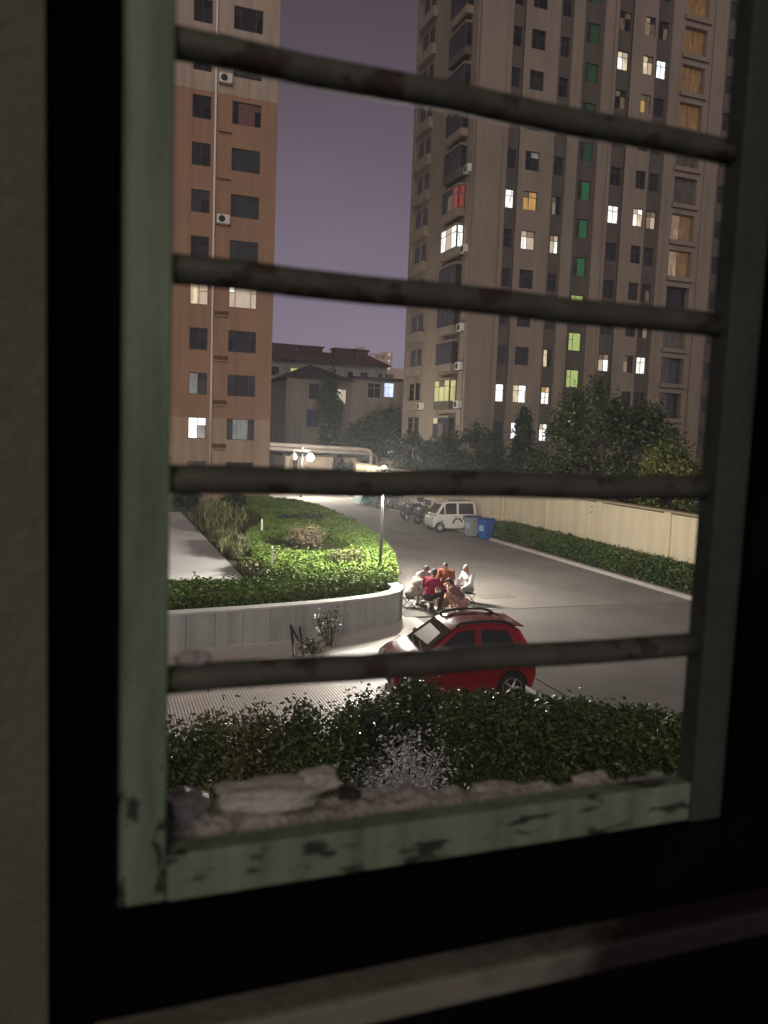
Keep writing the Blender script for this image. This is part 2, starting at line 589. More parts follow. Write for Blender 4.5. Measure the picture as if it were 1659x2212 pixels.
# garden path of large slabs
pth = empty('path')
tag(pth, kind='structure')
vv = [22.25, 24.6, 27.4, 30.6, 34.2, 38.2, 42.5]
for i in range(len(vv) - 1):
    for a, b in ((-5.5, -1.6), (-1.58, 1.3), (1.32, 4.2)):
        s_ = MB()
        s_.box(a, b, vv[i], vv[i + 1] - 0.025, 0.45, 0.54)
        s_.build('slab', M_path, pth)
# kerb stones along the yellow wall bed
kr = empty('kerb')
tag(kr, kind='structure')
kme = MB().box(-0.1, 0.1, 0, 0.985, -0.2, 0.12).mesh('kerb_stone')
for i in range(44):
    link('kerb_stone', kme, M_kerb, kr, (18.3, 16.0 + i, 0))
vb = MB()
vb.box(18.4, 20.0, 12.0, 60.0, -0.2, 0.09)
tag(vb.build('verge', M_dirt), kind='structure')

# ------------------------------------------------------------------ curved planter wall
def resample(line, step):
    out = [Vector((*line[0], 0))]
    acc = 0.0
    for i in range(len(line) - 1):
        a, b = Vector((*line[i], 0)), Vector((*line[i + 1], 0))
        d = (b - a).length
        t = step - acc
        while t <= d:
            out.append(a + (b - a) * (t / d))
            t += step
        acc = d - (t - step)
    return out


pw = empty('planter_wall', (4.0, 18.3, 0))
tag(pw, 'curved grey concrete retaining wall of the raised hedge garden', 'wall')
pts = resample(wall_line, 0.66)
T = 0.30
pwi = Matrix.Translation((-4.0, -18.3, 0))
nrm = []
for i in range(len(pts)):
    t = (pts[min(i + 1, len(pts) - 1)] - pts[max(i - 1, 0)]).normalized()
    nrm.append(Vector((-t.y, t.x, 0)))
for i in range(len(pts) - 1):
    a, b = pts[i], pts[i + 1]
    d = (b - a).normalized() * 0.005
    a2, b2 = a + d, b - d
    s_ = MB()
    q = [(a2.x - 4, a2.y - 18.3), (b2.x - 4, b2.y - 18.3), ((b2 + nrm[i + 1] * T).x - 4, (b2 + nrm[i + 1] * T).y - 18.3), ((a2 + nrm[i] * T).x - 4, (a2 + nrm[i] * T).y - 18.3)]
    s_.prism(q, -0.1, 0.80)
    s_.build('panel', M_conc, pw, bevel=0.008)
cp = MB()
for i in range(len(pts) - 1):
    a, b = pts[i], pts[i + 1]
    q = [((p - n_ * 0.02).x - 4, (p - n_ * 0.02).y - 18.3) for p, n_ in ((a, nrm[i]), (b, nrm[i + 1]))] + [((p + n_ * (T + 0.02)).x - 4, (p + n_ * (T + 0.02)).y - 18.3) for p, n_ in ((b, nrm[i + 1]), (a, nrm[i]))]
    cp.prism(q, 0.802, 0.85)
cp.build('coping', M_cope, pw)

# ------------------------------------------------------------------ yellow boundary wall
yw = empty('boundary_wall', (20.0, 16, 0))
tag(yw, 'long pale yellow boundary wall with pilasters along the road', 'wall')
ym = MB()
ym.box(0.0, 0.24, -6, 46, -0.2, 2.45)
ym.build('wall_body', M_yellow, yw)
for i in range(11):
    pl = MB()
    pl.box(-0.07, 0.31, -5.0 + i * 4.3, -4.62 + i * 4.3, 0.0, 2.5)
    pl.build('pilaster', M_yellow2, yw, bevel=0.01)
cpy = MB()
cpy.box(-0.10, 0.34, -6, 46, 2.502, 2.58)
cpy.build('coping', mat('wall_coping', (0.35, 0.29, 0.19), (0.25, 0.2, 0.14), 2, 0.9), yw)


# ------------------------------------------------------------------ facades with real openings
def wall_holes(mb, s0, s1, z0, z1, holes, depth, y=0.0):
    """front sheet at local y with openings (a,b,c,d) = s range, z range and reveals running inwards (+y)"""
    xs = sorted(set([s0, s1] + [h[0] for h in holes] + [h[1] for h in holes]))
    zs = sorted(set([z0, z1] + [h[2] for h in holes] + [h[3] for h in holes]))
    idx = {}
    vs, fs = [], []
    def vid(i, j):
        if (i, j) not in idx:
            idx[(i, j)] = len(vs)
            vs.append((xs[i], y, zs[j]))
        return idx[(i, j)]
    for i in range(len(xs) - 1):
        for j in range(len(zs) - 1):
            cx, cz = (xs[i] + xs[i + 1]) / 2, (zs[j] + zs[j + 1]) / 2
            if any(h[0] < cx < h[1] and h[2] < cz < h[3] for h in holes): continue
            fs.append((vid(i, j), vid(i + 1, j), vid(i + 1, j + 1), vid(i, j + 1)))
    mb.add(vs, fs)
    for a, b, c, d in holes:
        e = y + depth
        mb.add([(a, y, c), (b, y, c), (b, y, d), (a, y, d), (a, e, c), (b, e, c), (b, e, d), (a, e, d)],
               [(0, 4, 5, 1), (1, 5, 6, 2), (2, 6, 7, 3), (3, 7, 4, 0)])


LAY = {
    'two': [(0, .42, 0, .68), (.42, 1, 0, .68), (0, .42, .68, 1), (.42, 1, .68, 1)],
    'stair': [(0, .36, 0, .62), (0, .36, .62, 1), (.36, 1, 0, 1)],
    'narrow': [(0, 1, 0, .66), (0, 1, .66, 1)],
    'half': [(0, .5, 0, .68), (.5, 1, 0, .68), (0, .5, .68, 1), (.5, 1, .68, 1)],
    'big': [(0, .22, 0, .7), (0, .22, .7, 1), (.22, .78, 0, 1), (.78, 1, 0, .7), (.78, 1, .7, 1)],
    'small': [(0, .5, 0, 1), (.5, 1, 0, .62), (.5, 1, .62, 1)],
    'bay': [(0, .33, 0, .7), (.33, .67, 0, .7), (.67, 1, 0, .7), (0, .33, .7, 1), (.33, .67, .7, 1), (.67, 1, .7, 1)],
    'lobby': [(0, .5, 0, 1), (.5, 1, 0, 1)],
}
WCACHE = {}


def window(parent, sx_, y_, z_, w, h, lay, mats, fm=None, rz=None, bar=0.05):
    """casement in an opening: window (frame bars) with one child per pane; mats = one material or one for each pane"""
    key = (lay, round(w, 2), round(h, 2), bar)
    if key not in WCACHE:
        f = MB()
        f.box(-w / 2, w / 2, 0, 0.06, 0, bar)
        f.box(-w / 2, w / 2, 0, 0.06, h - bar, h)
        f.box(-w / 2, -w / 2 + bar, 0, 0.06, bar, h - bar)
        f.box(w / 2 - bar, w / 2, 0, 0.06, bar, h - bar)
        panes = []
        for a, b, c, d in LAY[lay]:
            xa, xb, za, zb = -w / 2 + a * w, -w / 2 + b * w, c * h, d * h
            if a > 0: f.box(xa - bar * .4, xa + bar * .4, 0.004, 0.056, za + .002, zb - .002)
            if c > 0: f.box(xa + .002, xb - .002, 0.006, 0.054, za - bar * .4, za + bar * .4)
            p = MB()
            p.box(xa + 0.004, xb - 0.004, 0.026, 0.034, za + 0.004, zb - 0.004)
            panes.append(p.mesh('pane'))
        WCACHE[key] = (f.mesh('window_frame'), panes)
    fme, panes = WCACHE[key]
    o_ = link('window', fme, fm or M_frame, parent, (sx_, y_, z_), rz)
    for i, p in enumerate(panes):
        mm = mats[i % len(mats)] if isinstance(mats, (list, tuple)) else mats
        link('pane', p, mm, o_)
    return o_


def ac_unit(loc, rz, label, group):
    r_ = empty('air_conditioner', loc, rz)
    tag(r_, label, 'air conditioner', group)
    b_ = MB()
    b_.box(-0.42, 0.42, -0.32, 0.0, 0, 0.58)
    b_.build('casing', M_white, r_, bevel=0.02)
    f_ = MB()
    f_.lathe([(0.22, 0), (0.22, -0.012), (0.02, -0.018)], (-0.1, -0.32, 0.29), 14, 'y')
    f_.build('fan_grille', M_metal, r_)
    k_ = MB()
    k_.box(-0.4, -0.36, -0.34, 0.05, -0.06, -0.004)
    k_.box(0.36, 0.4, -0.34, 0.05, -0.06, -0.004)
    k_.build('bracket', M_metal, r_)
    return r_


# ------------------------------------------------------------------ right tower
TV = 54.0
FL0, FH = 5.55, 2.83
NF = 14
tower = empty('apartment_tower', (25.6, TV, 0))
tag(tower, 'tall beige apartment tower with many lit windows behind the trees', 'building')
X0 = 25.6
cols = {  # centre, width, height, layout, phase
    'A': (28.60, 0.70, 1.35, 'narrow'), 'B': (30.22, 1.16, 1.35, 'two'), 'C': (32.55, 0.74, 1.35, 'half'),
    'D': (34.88, 1.12, 1.40, 'stair'), 'E': (37.62, 0.98, 1.35, 'half'), 'F': (39.80, 0.92, 1.35, 'half'),
    'G': (41.15, 0.90, 1.35, 'half'), 'I': (47.90, 0.95, 1.35, 'half')}
TOPZ = 46.0
bands = [  # (x0,x1,kind)  wall proud, strip recessed
    (25.6, 27.55, 'w'), (27.55, 27.78, 'g'), (27.78, 28.12, 'w'), (28.12, 29.08, 's:A'), (29.08, 31.95, 'w:B'), (31.95, 33.05, 's:C'), (33.05, 34.0, 'w'),
    (34.0, 35.75, 's:D'), (35.75, 36.45, 'w'), (36.45, 36.68, 'g'), (36.68, 36.95, 'w'), (36.95, 38.25, 's:E'), (38.25, 40.45, 'w:F'), (40.45, 41.85, 's:G'), (41.85, 42.75, 'w'),
    (42.75, 45.85, 'h'), (45.85, 47.1, 'w'), (47.1, 48.7, 's:I'), (48.7, 52.0, 'w')]
lit = {
    ('A', 6): E_white, ('B', 6): [E_orange, E_orange, E_dim, E_orange], ('C', 6): [E_beige, M_glass, E_dim, M_glass],
    ('B', 5): [E_white, E_cream, E_cream, E_beige], ('C', 5): [E_cream, E_white, E_beige, E_cream],
    ('B', 7): [M_glass, M_glass, M_glass, E_pale], ('E', 6): E_white, ('F', 6): [E_white, E_warm, E_cream, E_white], ('G', 6): [E_beige, E_cream, E_dim, E_beige],
    ('E', 10): [E_white, E_warm, E_warm, E_cream], ('F', 10): [E_warm, E_cream, E_warm, E_dim], ('G', 10): E_cool,
    ('F', 9): [E_orange, E_dim, E_dim, E_dim], ('E', 9): [M_glass, E_dim, E_dim, M_glass], ('F', 11): [E_beige, E_dim, E_beige, M_glass], ('E', 11): [E_dim, M_glass, M_glass, E_dim], ('G', 11): [M_glass, E_dim, M_glass, M_glass],
    ('A', 1): [E_white, E_cool], ('B', 1): [E_warm, E_white, E_warm, E_white], ('C', 1): [E_white, E_white, E_orange, E_warm],
    ('B', 0): E_cool, ('C', 0): [E_white, E_cool, E_cream, E_white],
    ('C', 2): [E_warm, M_glass, E_warm, M_glass], ('E', 2): [E_cream, E_white, E_dim, E_beige], ('F', 2): [E_beige, M_glass, E_dim, M_glass], ('G', 2): [E_white, E_white, E_cool, E_white],
    ('G', 4): [M_glass, E_dim, M_glass, M_glass], ('G', 3): [M_glass, E_beige, M_glass, M_glass]}
wm = MB()
st = MB()
for a, b, k in bands:
    a -= X0
    b -= X0
    if k == 'g':
        wm.box(a, b, 0.10, 0.4, 0, TOPZ)
        continue
    if k == 'w':
        wm.box(a, b, 0.0, 0.4, 0, TOPZ)
        continue
    if k == 'h':
        continue
    c = k[2]
    cx, w, h, lay = cols[c]
    cx -= X0
    off = 1.42 if c == 'D' else 0.0
    zc = [FL0 + off + FH * i for i in range(-2, NF)]
    holes = [(cx - w / 2, cx + w / 2, z - h / 2, z + h / 2) for z in zc if z - h / 2 > 0.3]
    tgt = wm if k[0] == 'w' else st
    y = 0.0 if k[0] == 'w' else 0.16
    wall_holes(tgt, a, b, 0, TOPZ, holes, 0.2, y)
    for i, z in zip(range(-2, NF), zc):
        if z - h / 2 <= 0.3: continue
        if c == 'D':
            mm = E_lime if i <= 3 else (E_green if i in (4, 5, 6) else E_greend)
            if i == 3: mm = E_lime
            if i >= 4: mm = [M_glassg, M_glassg, mm]
            else: mm = [E_lime, E_lime, E_lime]
        else:
            mm = lit.get((c, i), M_glass)
        window(tower, cx, y + 0.1, z - h / 2, w, h, lay, mm)
# enclosed lobby bays
lobby = {12: E_lobby, 11: E_lobby, 10: E_lobby, 9: E_lobby, 8: E_lobbyd, 7: E_lobbyd, 6: E_lobbyb, 5: E_lobbyb, 3: E_lobbyd, 2: E_lobbyd, 1: E_lobbyd}
a, b = 42.75 - X0, 45.85 - X0
holes = []
for i in range(-1, NF):
    z = FL0 + FH * i - 0.75
    holes.append((a + 0.35, b - 0.55, z - 0.5, z + 1.55))
wall_holes(wm, a, b, 0, TOPZ, holes, 0.50, 0.14)
for i, h in zip(range(-1, NF), holes):
    window(tower, (h[0] + h[1]) / 2, 0.55, h[2], h[1] - h[0], h[3] - h[2], 'lobby', [lobby.get(i, M_glass), lobby.get(i, M_glass) if i not in (5, 6, 2, 1) else E_lobby if i > 4 else M_glassg], M_strip, None, 0.03)
    sb = MB()
    sb.box(a + 0.2, b - 0.35, -0.06, 0.135, h[2] - 0.35, h[2] - 0.02)
    sb.build('balcony_slab', M_tower, tower)
wm.box(0, 26.4, 0.70, 12.6, 0, TOPZ - 0.1)          # the block behind the facade
wm.build('wall', M_tower, tower, fix=False)
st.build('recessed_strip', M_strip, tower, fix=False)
# horizontal floor lines on the proud wall fields
# side face (towards the road), bays and narrow windows; local frame: x = towards the camera side, inward = +X world
sd = MB()
side_w = []
for i in range(-1, NF):
    z = FL0 + FH * i
    side_w.append((i, z))
SL = 12.2
holes = [(-(6.7), -(5.95), z - 0.7, z + 0.7) for i, z in side_w]      # narrow window 6 m from the corner
def side(mb):                       # facade coordinates of the road side -> tower coordinates
    mb.v = [(p[1], -p[0], p[2]) for p in mb.v]
    return mb
wall_holes(sd, -SL, 0.0, 0, TOPZ, holes, 0.2, -0.02)
for a_ in (-12.0, -9.6, -4.9, -0.45):
    sd.box(a_ - 0.14, a_ + 0.14, -0.10, -0.022, 0, TOPZ)
side(sd).build('wall', M_tower, tower, fix=False)
sidelit = {1: E_lil}
for i, z in side_w:
    window(tower, 0.08, 6.32, z - 0.7, 0.75, 1.4, 'narrow', sidelit.get(i, M_glass), None, -math.pi / 2)
    # projecting bay with a ledge, soffit and glazing on the long side
    bt = MB()
    bt.box(-4.3, -1.4, -0.62, -0.03, z - 1.35, z - 0.78)
    bh = MB()
    bh.box(-4.3, -1.4, -0.62, -0.03, z + 0.86, z + 1.0)
    side(bh).build('bay_hood', M_tower, tower, bevel=0.02)
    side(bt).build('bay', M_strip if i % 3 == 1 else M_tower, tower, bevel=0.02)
    lm = {5: [E_white, E_cream, E_white, E_white, E_cream, E_white], 6: [M_glass, E_dim, E_red, M_glass, M_glass, E_red], 1: [E_yel, E_yel, E_yel, E_yel, E_dim, E_yel], 0: [M_glass, E_dim, M_glass, E_yel, M_glass, M_glass]}.get(i, M_glass)
    window(tower, -0.60, 2.85, z - 0.78, 2.86, 1.64, 'bay', lm, None, -math.pi / 2)
    window(tower, -0.28, 1.42, z - 0.78, 0.5, 1.64, 'narrow', lm[2] if isinstance(lm, list) else M_glass)
    # balcony further back
    bk = MB()
    bk.box(-11.2, -8.2, -0.42, -0.03, z - 1.3, z - 0.5)
    side(bk).build('balcony', M_tower, tower, bevel=0.02)
    window(tower, -0.10, 9.7, z - 0.5, 2.3, 1.45, 'half', M_glass, None, -math.pi / 2)
for (i, d_, nm) in ((2, -0.75, 'beside the dark bay in the third visible row'), (3, -0.75, 'beside the dark bay just under the window bar'), (1, -0.7, 'right of the yellow lit bay'), (1, -8.0, 'left of the lilac lit window'), (7, -0.8, 'above the red curtained bay'), (5, -0.8, 'right of the white lit bay')):
    z = FL0 + FH * i
    ac_unit((X0 - 0.03, TV - d_, z - 1.3), -math.pi / 2, 'white outdoor unit on the tower side ' + nm, 'air conditioners on the tower')

# ------------------------------------------------------------------ left apartment block
LV = 55.0
lb = empty('apartment_block', (11.4, LV, 0))
tag(lb, 'orange apartment block with a cream top, left of the sky gap', 'building')
FHL = 2.95
rows = [4.9 + FHL * i for i in range(-1, 10)]           # centre heights
holes_by = {}
zones = ((0, 5.6, M_tan), (5.6, 26.6, M_brickred), (26.6, 40.0, M_cream))
allh = []
for z in rows:
    allh.append((-3.0, -1.1, z - 0.72, z + 0.72))
    allh.append((-5.55, -4.35, z - 0.72, z + 0.72))
    allh.append((-9.4, -7.5, z - 0.72, z + 0.72))
for z0, z1, mt in zones:
    mb = MB()
    hs = [(a, b, max(c, z0), min(d, z1)) for a, b, c, d in allh if d > z0 and c < z1]
    wall_holes(mb, -14, 0, z0, z1, hs, 0.22, 0.0)
    mb.add([(0, 0, z0), (0, 14, z0), (0, 14, z1), (0, 0, z1)], [(0, 1, 2, 3)])
    mb.build('wall', mt, lb, fix=False)
mb = MB()
mb.box(-14, -0.01, 0.5, 14, 0, 40.0)
mb.build('inner_core', M_tan, lb)
bigm = {1: [M_glassg, M_glassg, M_pale and E_pale, M_glassg, M_glassg], 4: [E_cream, E_white, E_cream, E_cream, E_cream], 8: [M_glass, M_glass, M_pink, M_glass, M_pink]}
smm = {1: [E_white, E_pale, E_cool], 2: [E_pale, M_glassg, M_glassg], 4: [E_warm, E_cream, E_cream], 6: [M_glassg, M_glass, M_glassg]}
for i, z in enumerate(rows):
    window(lb, -2.05, 0.1, z - 0.72, 1.9, 1.44, 'big', bigm.get(i, M_glassg if i in (6, 7, 5) else M_glass))
    window(lb, -4.95, 0.1, z - 0.72, 1.2, 1.44, 'small', smm.get(i, M_glass))
    window(lb, -8.45, 0.1, z - 0.72, 1.9, 1.44, 'big', M_glass)
    lg = MB()
    lg.box(-3.90, -3.05, -0.24, -0.002, z - 1.36, z - 1.31)
    lg.build('ledge', M_tan, lb)
    if i in (1, 2, 3, 4):
        sm_ = MB()
        ns = random.Random(i)
        top = [(-3.95 + k * 0.12, z - 1.02 + ns.uniform(-.04, .04)) for k in range(9)]
        bot = [(-2.98 - k * 0.12, z - 1.28 - ns.uniform(-.02, .05)) for k in range(9)]
        sm_.prism(top + bot, -0.012, -0.003, 'y')
        sm_.build('rust_stain', M_stain, lb)
pp = MB()
pp.tube([(-4.1, -0.12, 0.0), (-4.1, -0.12, 40)], 0.07, 8)
pp.build('drain_pipe', M_pipe, lb, smooth=True)
ac_unit((7.9, LV - 0.003, rows[6] - 1.30), 0, 'white outdoor unit on a ledge of the orange block', 'air conditioners on the orange block')
ac_unit((7.9, LV - 0.003, rows[9] - 1.30), 0, 'weathered outdoor unit on the cream top of the orange block', 'air conditioners on the orange block')

# ------------------------------------------------------------------ low buildings behind
hs_ = empty('brown_house', (18.2, 80, 0))
tag(hs_, 'dark brown three storey house behind the street lamp', 'building')
h1 = MB()
holes = [(2.3, 3.4, 8.2, 9.8), (5.1, 6.3, 7.9, 9.4), (2.1, 3.5, 5.4, 7.2)]
wall_holes(h1, 0, 6.8, 0, 10.2, holes, 0.2, 0.0)
h1.box(0, 6.8, 0.4, 9, 0, 10.1)
h1.build('wall', M_housew, hs_, fix=False)
h2 = MB()
holes2 = [(8.4, 9.9, 8.6, 10.2), (10.2, 11.3, 8.8, 10.3), (8.3, 9.7, 5.6, 6.9), (10.2, 11.2, 5.6, 6.9)]
wall_holes(h2, 6.8, 13.6, 0, 10.5, holes2, 0.2, -0.6)
h2.box(6.8, 13.6, -0.2, 9, 0, 10.4)
h2.build('wall', M_housew, hs_, fix=False)
for (x, y, z, w, h, lay, mm, fm) in ((2.85, .1, 8.2, 1.1, 1.6, 'half', M_glass, M_frame), (5.7, .1, 7.9, 1.2, 1.5, 'lobby', [E_white, E_cream], M_frame), (2.8, .1, 5.4, 1.4, 1.8, 'half', mat('blue_glass', (0.03, 0.05, 0.14), (0.02, 0.03, 0.09), 2, 0.2), M_frame),
                                     (9.15, -.5, 8.6, 1.5, 1.6, 'half', M_glass, M_framew), (10.75, -.5, 8.8, 1.1, 1.5, 'half', E_blue, M_framew), (9.0, -.5, 5.6, 1.4, 1.3, 'half', M_glass, M_framew), (10.7, -.5, 5.6, 1.0, 1.3, 'half', M_glass, M_frame)):
    window(hs_, x, y, z, w, h, lay, mm, fm)
r_ = MB()
r_.add([(-.6, -.7, 10.2), (7.4, -.7, 10.2), (7.4, 9.6, 10.2), (-.6, 9.6, 10.2), (3.2, 3.5, 12.0), (3.6, 5.5, 12.0)], [(0, 1, 4), (1, 2, 5, 4), (2, 3, 5), (3, 0, 4, 5), (0, 3, 2, 1)])
r_.box(6.7, 14.0, -1.0, 9.4, 10.51, 10.75)
r_.build('roof', M_roofd, hs_)
ch = MB()
ch.box(11.8, 12.5, 3, 3.6, 10.75, 11.5)
ch.build('chimney', M_housew, hs_)

wb = empty('pale_apartment_block', (22.0, 110, 0))
tag(wb, 'pale six storey block with a dark red roof behind the brown house', 'building')
w1 = MB()
hol = []
for i in range(5):
    z = 2.2 + 2.7 * i
    for x in (1.3, 4.0, 6.2, 8.4, 12.0, 14.2, 16.4):
        hol.append((x - .55, x + .55, z - .6, z + .6))
wall_holes(w1, 0, 17.6, 0, 14.6, hol, 0.2, 0)
w1.box(0, 17.6, .4, 10, 0, 14.5)
w1.build('wall', M_pale, wb, fix=False)
for i in range(5):
    z = 2.2 + 2.7 * i
    for x in (1.3, 4.0, 6.2, 8.4, 12.0, 14.2, 16.4):
        mm = M_glass
        if i == 4 and x == 4.0: mm = E_yel
        if i == 3 and x == 1.3: mm = E_white
        window(wb, x, .1, z - .6, 1.1, 1.2, 'half', mm, M_frame)
w2 = MB()
w2.add([(-.6, -.8, 14.6), (18.2, -.8, 14.6), (18.2, 10.6, 14.6), (-.6, 10.6, 14.6), (-.6, 3.6, 16.4), (16.0, 3.6, 16.4)], [(0, 1, 5, 4), (2, 3, 4, 5), (1, 2, 5), (3, 0, 4), (0, 3, 2, 1)])
w2.build('roof', M_roofr, wb)
for (x0, x1) in ((-.2, 4.6), (5.1, 8.4), (10.2, 13.0), (13.3, 15.2)):
    dm = MB()
    dm.box(x0, x1, 1.6, 3.4, 15.5, 16.7)
    dm.box(x0 - .2, x1 + .2, 1.4, 3.6, 16.72, 16.95)
    dm.build('dormer', M_roofr, wb)
for x0 in (2.6, 9.4, 11.2, 15.9):
    pm_ = MB()
    pm_.box(x0, x0 + .45, -.3, -.01, 0, 14.4)
    pm_.build('pier', mat('pier_render', (0.42, 0.38, 0.31), (0.34, 0.31, 0.25), 1, .9), wb)

ft = empty('distant_tower', (91.5, 300, 0))
tag(ft, 'distant apartment tower with a stepped roof lit on the skyline', 'building')
f1 = MB()
f1.box(0, 15.5, 0, 12, 0, 34.0)
f1.box(5.0, 7.6, 0.5, 8, 34.0, 38.2)
f1.box(15.5, 18.6, -0.5, 12, 0, 36.8)
f1.box(18.6, 26, 2, 12, 0, 31.0)
for k in range(4):
    f1.box(8.2 + k * 1.8, 8.5 + k * 1.8, 0.5, 1.0, 34.0, 35.6)
f1.box(0, 15.5, 0.3, 1.0, 35.6, 36.1)
f1.build('wall', M_fart, ft)
for k in range(6):
    window(ft, 17.2, -0.57, 22 + k * 2.7, 1.0, 1.1, 'lobby', E_warm)
    if k % 2: window(ft, 12.5, -0.07, 23.4 + k * 1.9, 1.0, 1.1, 'lobby', E_warm)

# low shed with windows and an overhead pipe gantry in front of it
sh = empty('low_shed', (15.5, 68, 0))
tag(sh, 'low grey shed with small windows under the pipe gantry', 'shed')
s1 = MB()
hol = [(4.2 + k * 1.15, 5.0 + k * 1.15, 1.5, 2.3) for k in range(5)]
wall_holes(s1, 0, 10.5, 0, 2.75, hol, 0.15, 0)
s1.box(0, 10.5, .3, 4, 0, 2.7)
s1.build('wall', M_cream, sh, fix=False)
for k in range(5): window(sh, 4.6 + k * 1.15, .08, 1.5, .8, .8, 'lobby', M_glass)
s2 = MB()
s2.box(-.3, 10.8, -.5, 4.3, 2.76, 2.9)
s2.build('roof', M_roofd, sh)
pg = empty('pipe_gantry', (15.0, 66, 0))
tag(pg, 'overhead insulated pipes turning down at the end behind the lamp', 'pipes')
for dy, hh in ((0, 3.55), (0.7, 3.2)):
    pm_ = MB()
    pm_.tube([(-4, dy, hh + .25), (2, dy, hh + .15), (7.1 + dy, dy, hh), (7.5 + dy, dy, hh - .1), (7.65 + dy, dy, hh - .45), (7.65 + dy, dy, 0)], 0.17, 10)
    pm_.build('pipe', mat('pipe_wrap', (0.36, 0.32, 0.28), (0.26, 0.23, 0.20), 2, .8), pg, smooth=True)
for x in (-2.5, 1.0, 4.5):
    pm_ = MB()
    pm_.box(x - .06, x + .06, -.1, .8, 0, 3.1)
    pm_.build('post', M_metal, pg)

# ================================================================== VEGETATION
def in_poly(P, poly):
    x, y = P[:, 0], P[:, 1]
    ins = np.zeros(len(P), bool)
    n = len(poly)
    for i in range(n):
        x1, y1 = poly[i]
        x2, y2 = poly[(i + 1) % n]
        c = ((y1 > y) != (y2 > y)) & (x < (x2 - x1) * (y - y1) / (y2 - y1 + 1e-12) + x1)
        ins ^= c
    return ins


def bumps(P, r, amp, scale):
    """cheap smooth lumps"""
    z = np.zeros(len(P))
    for k in range(6):
        f = r.uniform(0.6, 2.2, 2) / scale
        z += np.sin(P[:, 0] * f[0] * 6.28 + r.uniform(0, 6)) * np.sin(P[:, 1] * f[1] * 6.28 + r.uniform(0, 6))
    return z * amp / 2.5


def poly_hedge(name, poly, hole, z0, z1, n_top, n_side, size, lm, label, cat, group=None, seed=1, cell=0.22, lump=0.06, jitter=0.05, inset=0.1):
    r = np.random.default_rng(seed)
    A = np.array(poly)
    lo, hi = A.min(0), A.max(0)
    root = empty(name, (*A.mean(0), z0))
    c0 = np.array([*A.mean(0), z0])
    tag(root, label, cat, group)
    def ok(P):
        k = in_poly(P, poly)
        if hole is not None:
            k &= ((P[:, 0] - hole[0]) / hole[2]) ** 2 + ((P[:, 1] - hole[1]) / hole[3]) ** 2 > 1
        return k
    P = np.empty((0, 2))
    while len(P) < n_top:
        q = r.uniform(lo, hi, (n_top, 2))
        P = np.concatenate([P, q[ok(q)]])
    P = P[:n_top]
    r2 = np.random.default_rng(seed)
    z = z1 + bumps(P, r2, lump, 1.6) + r.normal(0, jitter, n_top) - np.abs(r.normal(0, jitter, n_top))
    # occasional stray shoots
    k = r.random(n_top) < 0.03
    z[k] += r.uniform(0.03, 0.14, k.sum())
    pts_ = [np.column_stack([P, z])]
    # sides
    loops = [poly]
    if hole is not None:
        loops.append([(hole[0] + hole[2] * math.cos(t), hole[1] + hole[3] * math.sin(t)) for t in np.linspace(0, 6.283, 33)[:-1]])
    for lp in loops:
        L_ = np.array(lp)
        d = np.roll(L_, -1, 0) - L_
        ln = np.linalg.norm(d, axis=1)
        pick = r.choice(len(L_), n_side, p=ln / ln.sum())
        t = r.random(n_side)
        q = L_[pick] + d[pick] * t[:, None] + r.normal(0, jitter * 1.2, (n_side, 2))
        zz = z0 + (z1 - z0) * r.random(n_side) ** 0.8
        pts_.append(np.column_stack([q, zz]))
    PT = np.concatenate(pts_) - c0
    o_ = link('foliage', leaf_mesh('foliage', PT, size, r, 0.6), lm, root)
    o_['kind'] = 'stuff'
    # woody core that closes the hedge
    xs = np.arange(lo[0], hi[0], cell)
    ys = np.arange(lo[1], hi[1], cell)
    gx, gy = np.meshgrid(xs + cell / 2, ys + cell / 2, indexing='ij')
    C = np.column_stack([gx.ravel(), gy.ravel()])
    good = ok(C)
    for dx, dy in ((inset, 0), (-inset, 0), (0, inset), (0, -inset)):
        good &= ok(C + np.array([dx, dy]))
    good = good.reshape(gx.shape)
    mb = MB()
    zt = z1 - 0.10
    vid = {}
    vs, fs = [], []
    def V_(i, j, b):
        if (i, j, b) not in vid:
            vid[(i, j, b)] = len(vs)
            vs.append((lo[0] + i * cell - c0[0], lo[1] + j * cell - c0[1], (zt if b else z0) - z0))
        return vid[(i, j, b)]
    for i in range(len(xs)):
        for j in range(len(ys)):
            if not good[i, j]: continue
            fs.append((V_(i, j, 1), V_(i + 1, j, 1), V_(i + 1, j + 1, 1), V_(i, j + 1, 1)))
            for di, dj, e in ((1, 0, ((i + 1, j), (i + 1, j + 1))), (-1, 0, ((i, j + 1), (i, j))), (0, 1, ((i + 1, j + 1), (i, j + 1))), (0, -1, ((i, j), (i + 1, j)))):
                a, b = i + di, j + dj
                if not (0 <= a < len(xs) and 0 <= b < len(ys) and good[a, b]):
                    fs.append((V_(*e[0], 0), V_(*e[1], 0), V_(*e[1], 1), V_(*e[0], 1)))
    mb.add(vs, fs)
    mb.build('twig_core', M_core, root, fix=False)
    return root


def band(line, w):
    """polygon band of half width w around a centre line"""
    L_, R_ = [], []
    for i, p in enumerate(line):
        a, b = line[max(i - 1, 0)], line[min(i + 1, len(line) - 1)]
        t = Vector((b[0] - a[0], b[1] - a[1])).normalized()
        L_.append((p[0] - t.y * w, p[1] + t.x * w))
        R_.append((p[0] + t.y * w, p[1] - t.x * w))
    return L_ + R_[::-1]


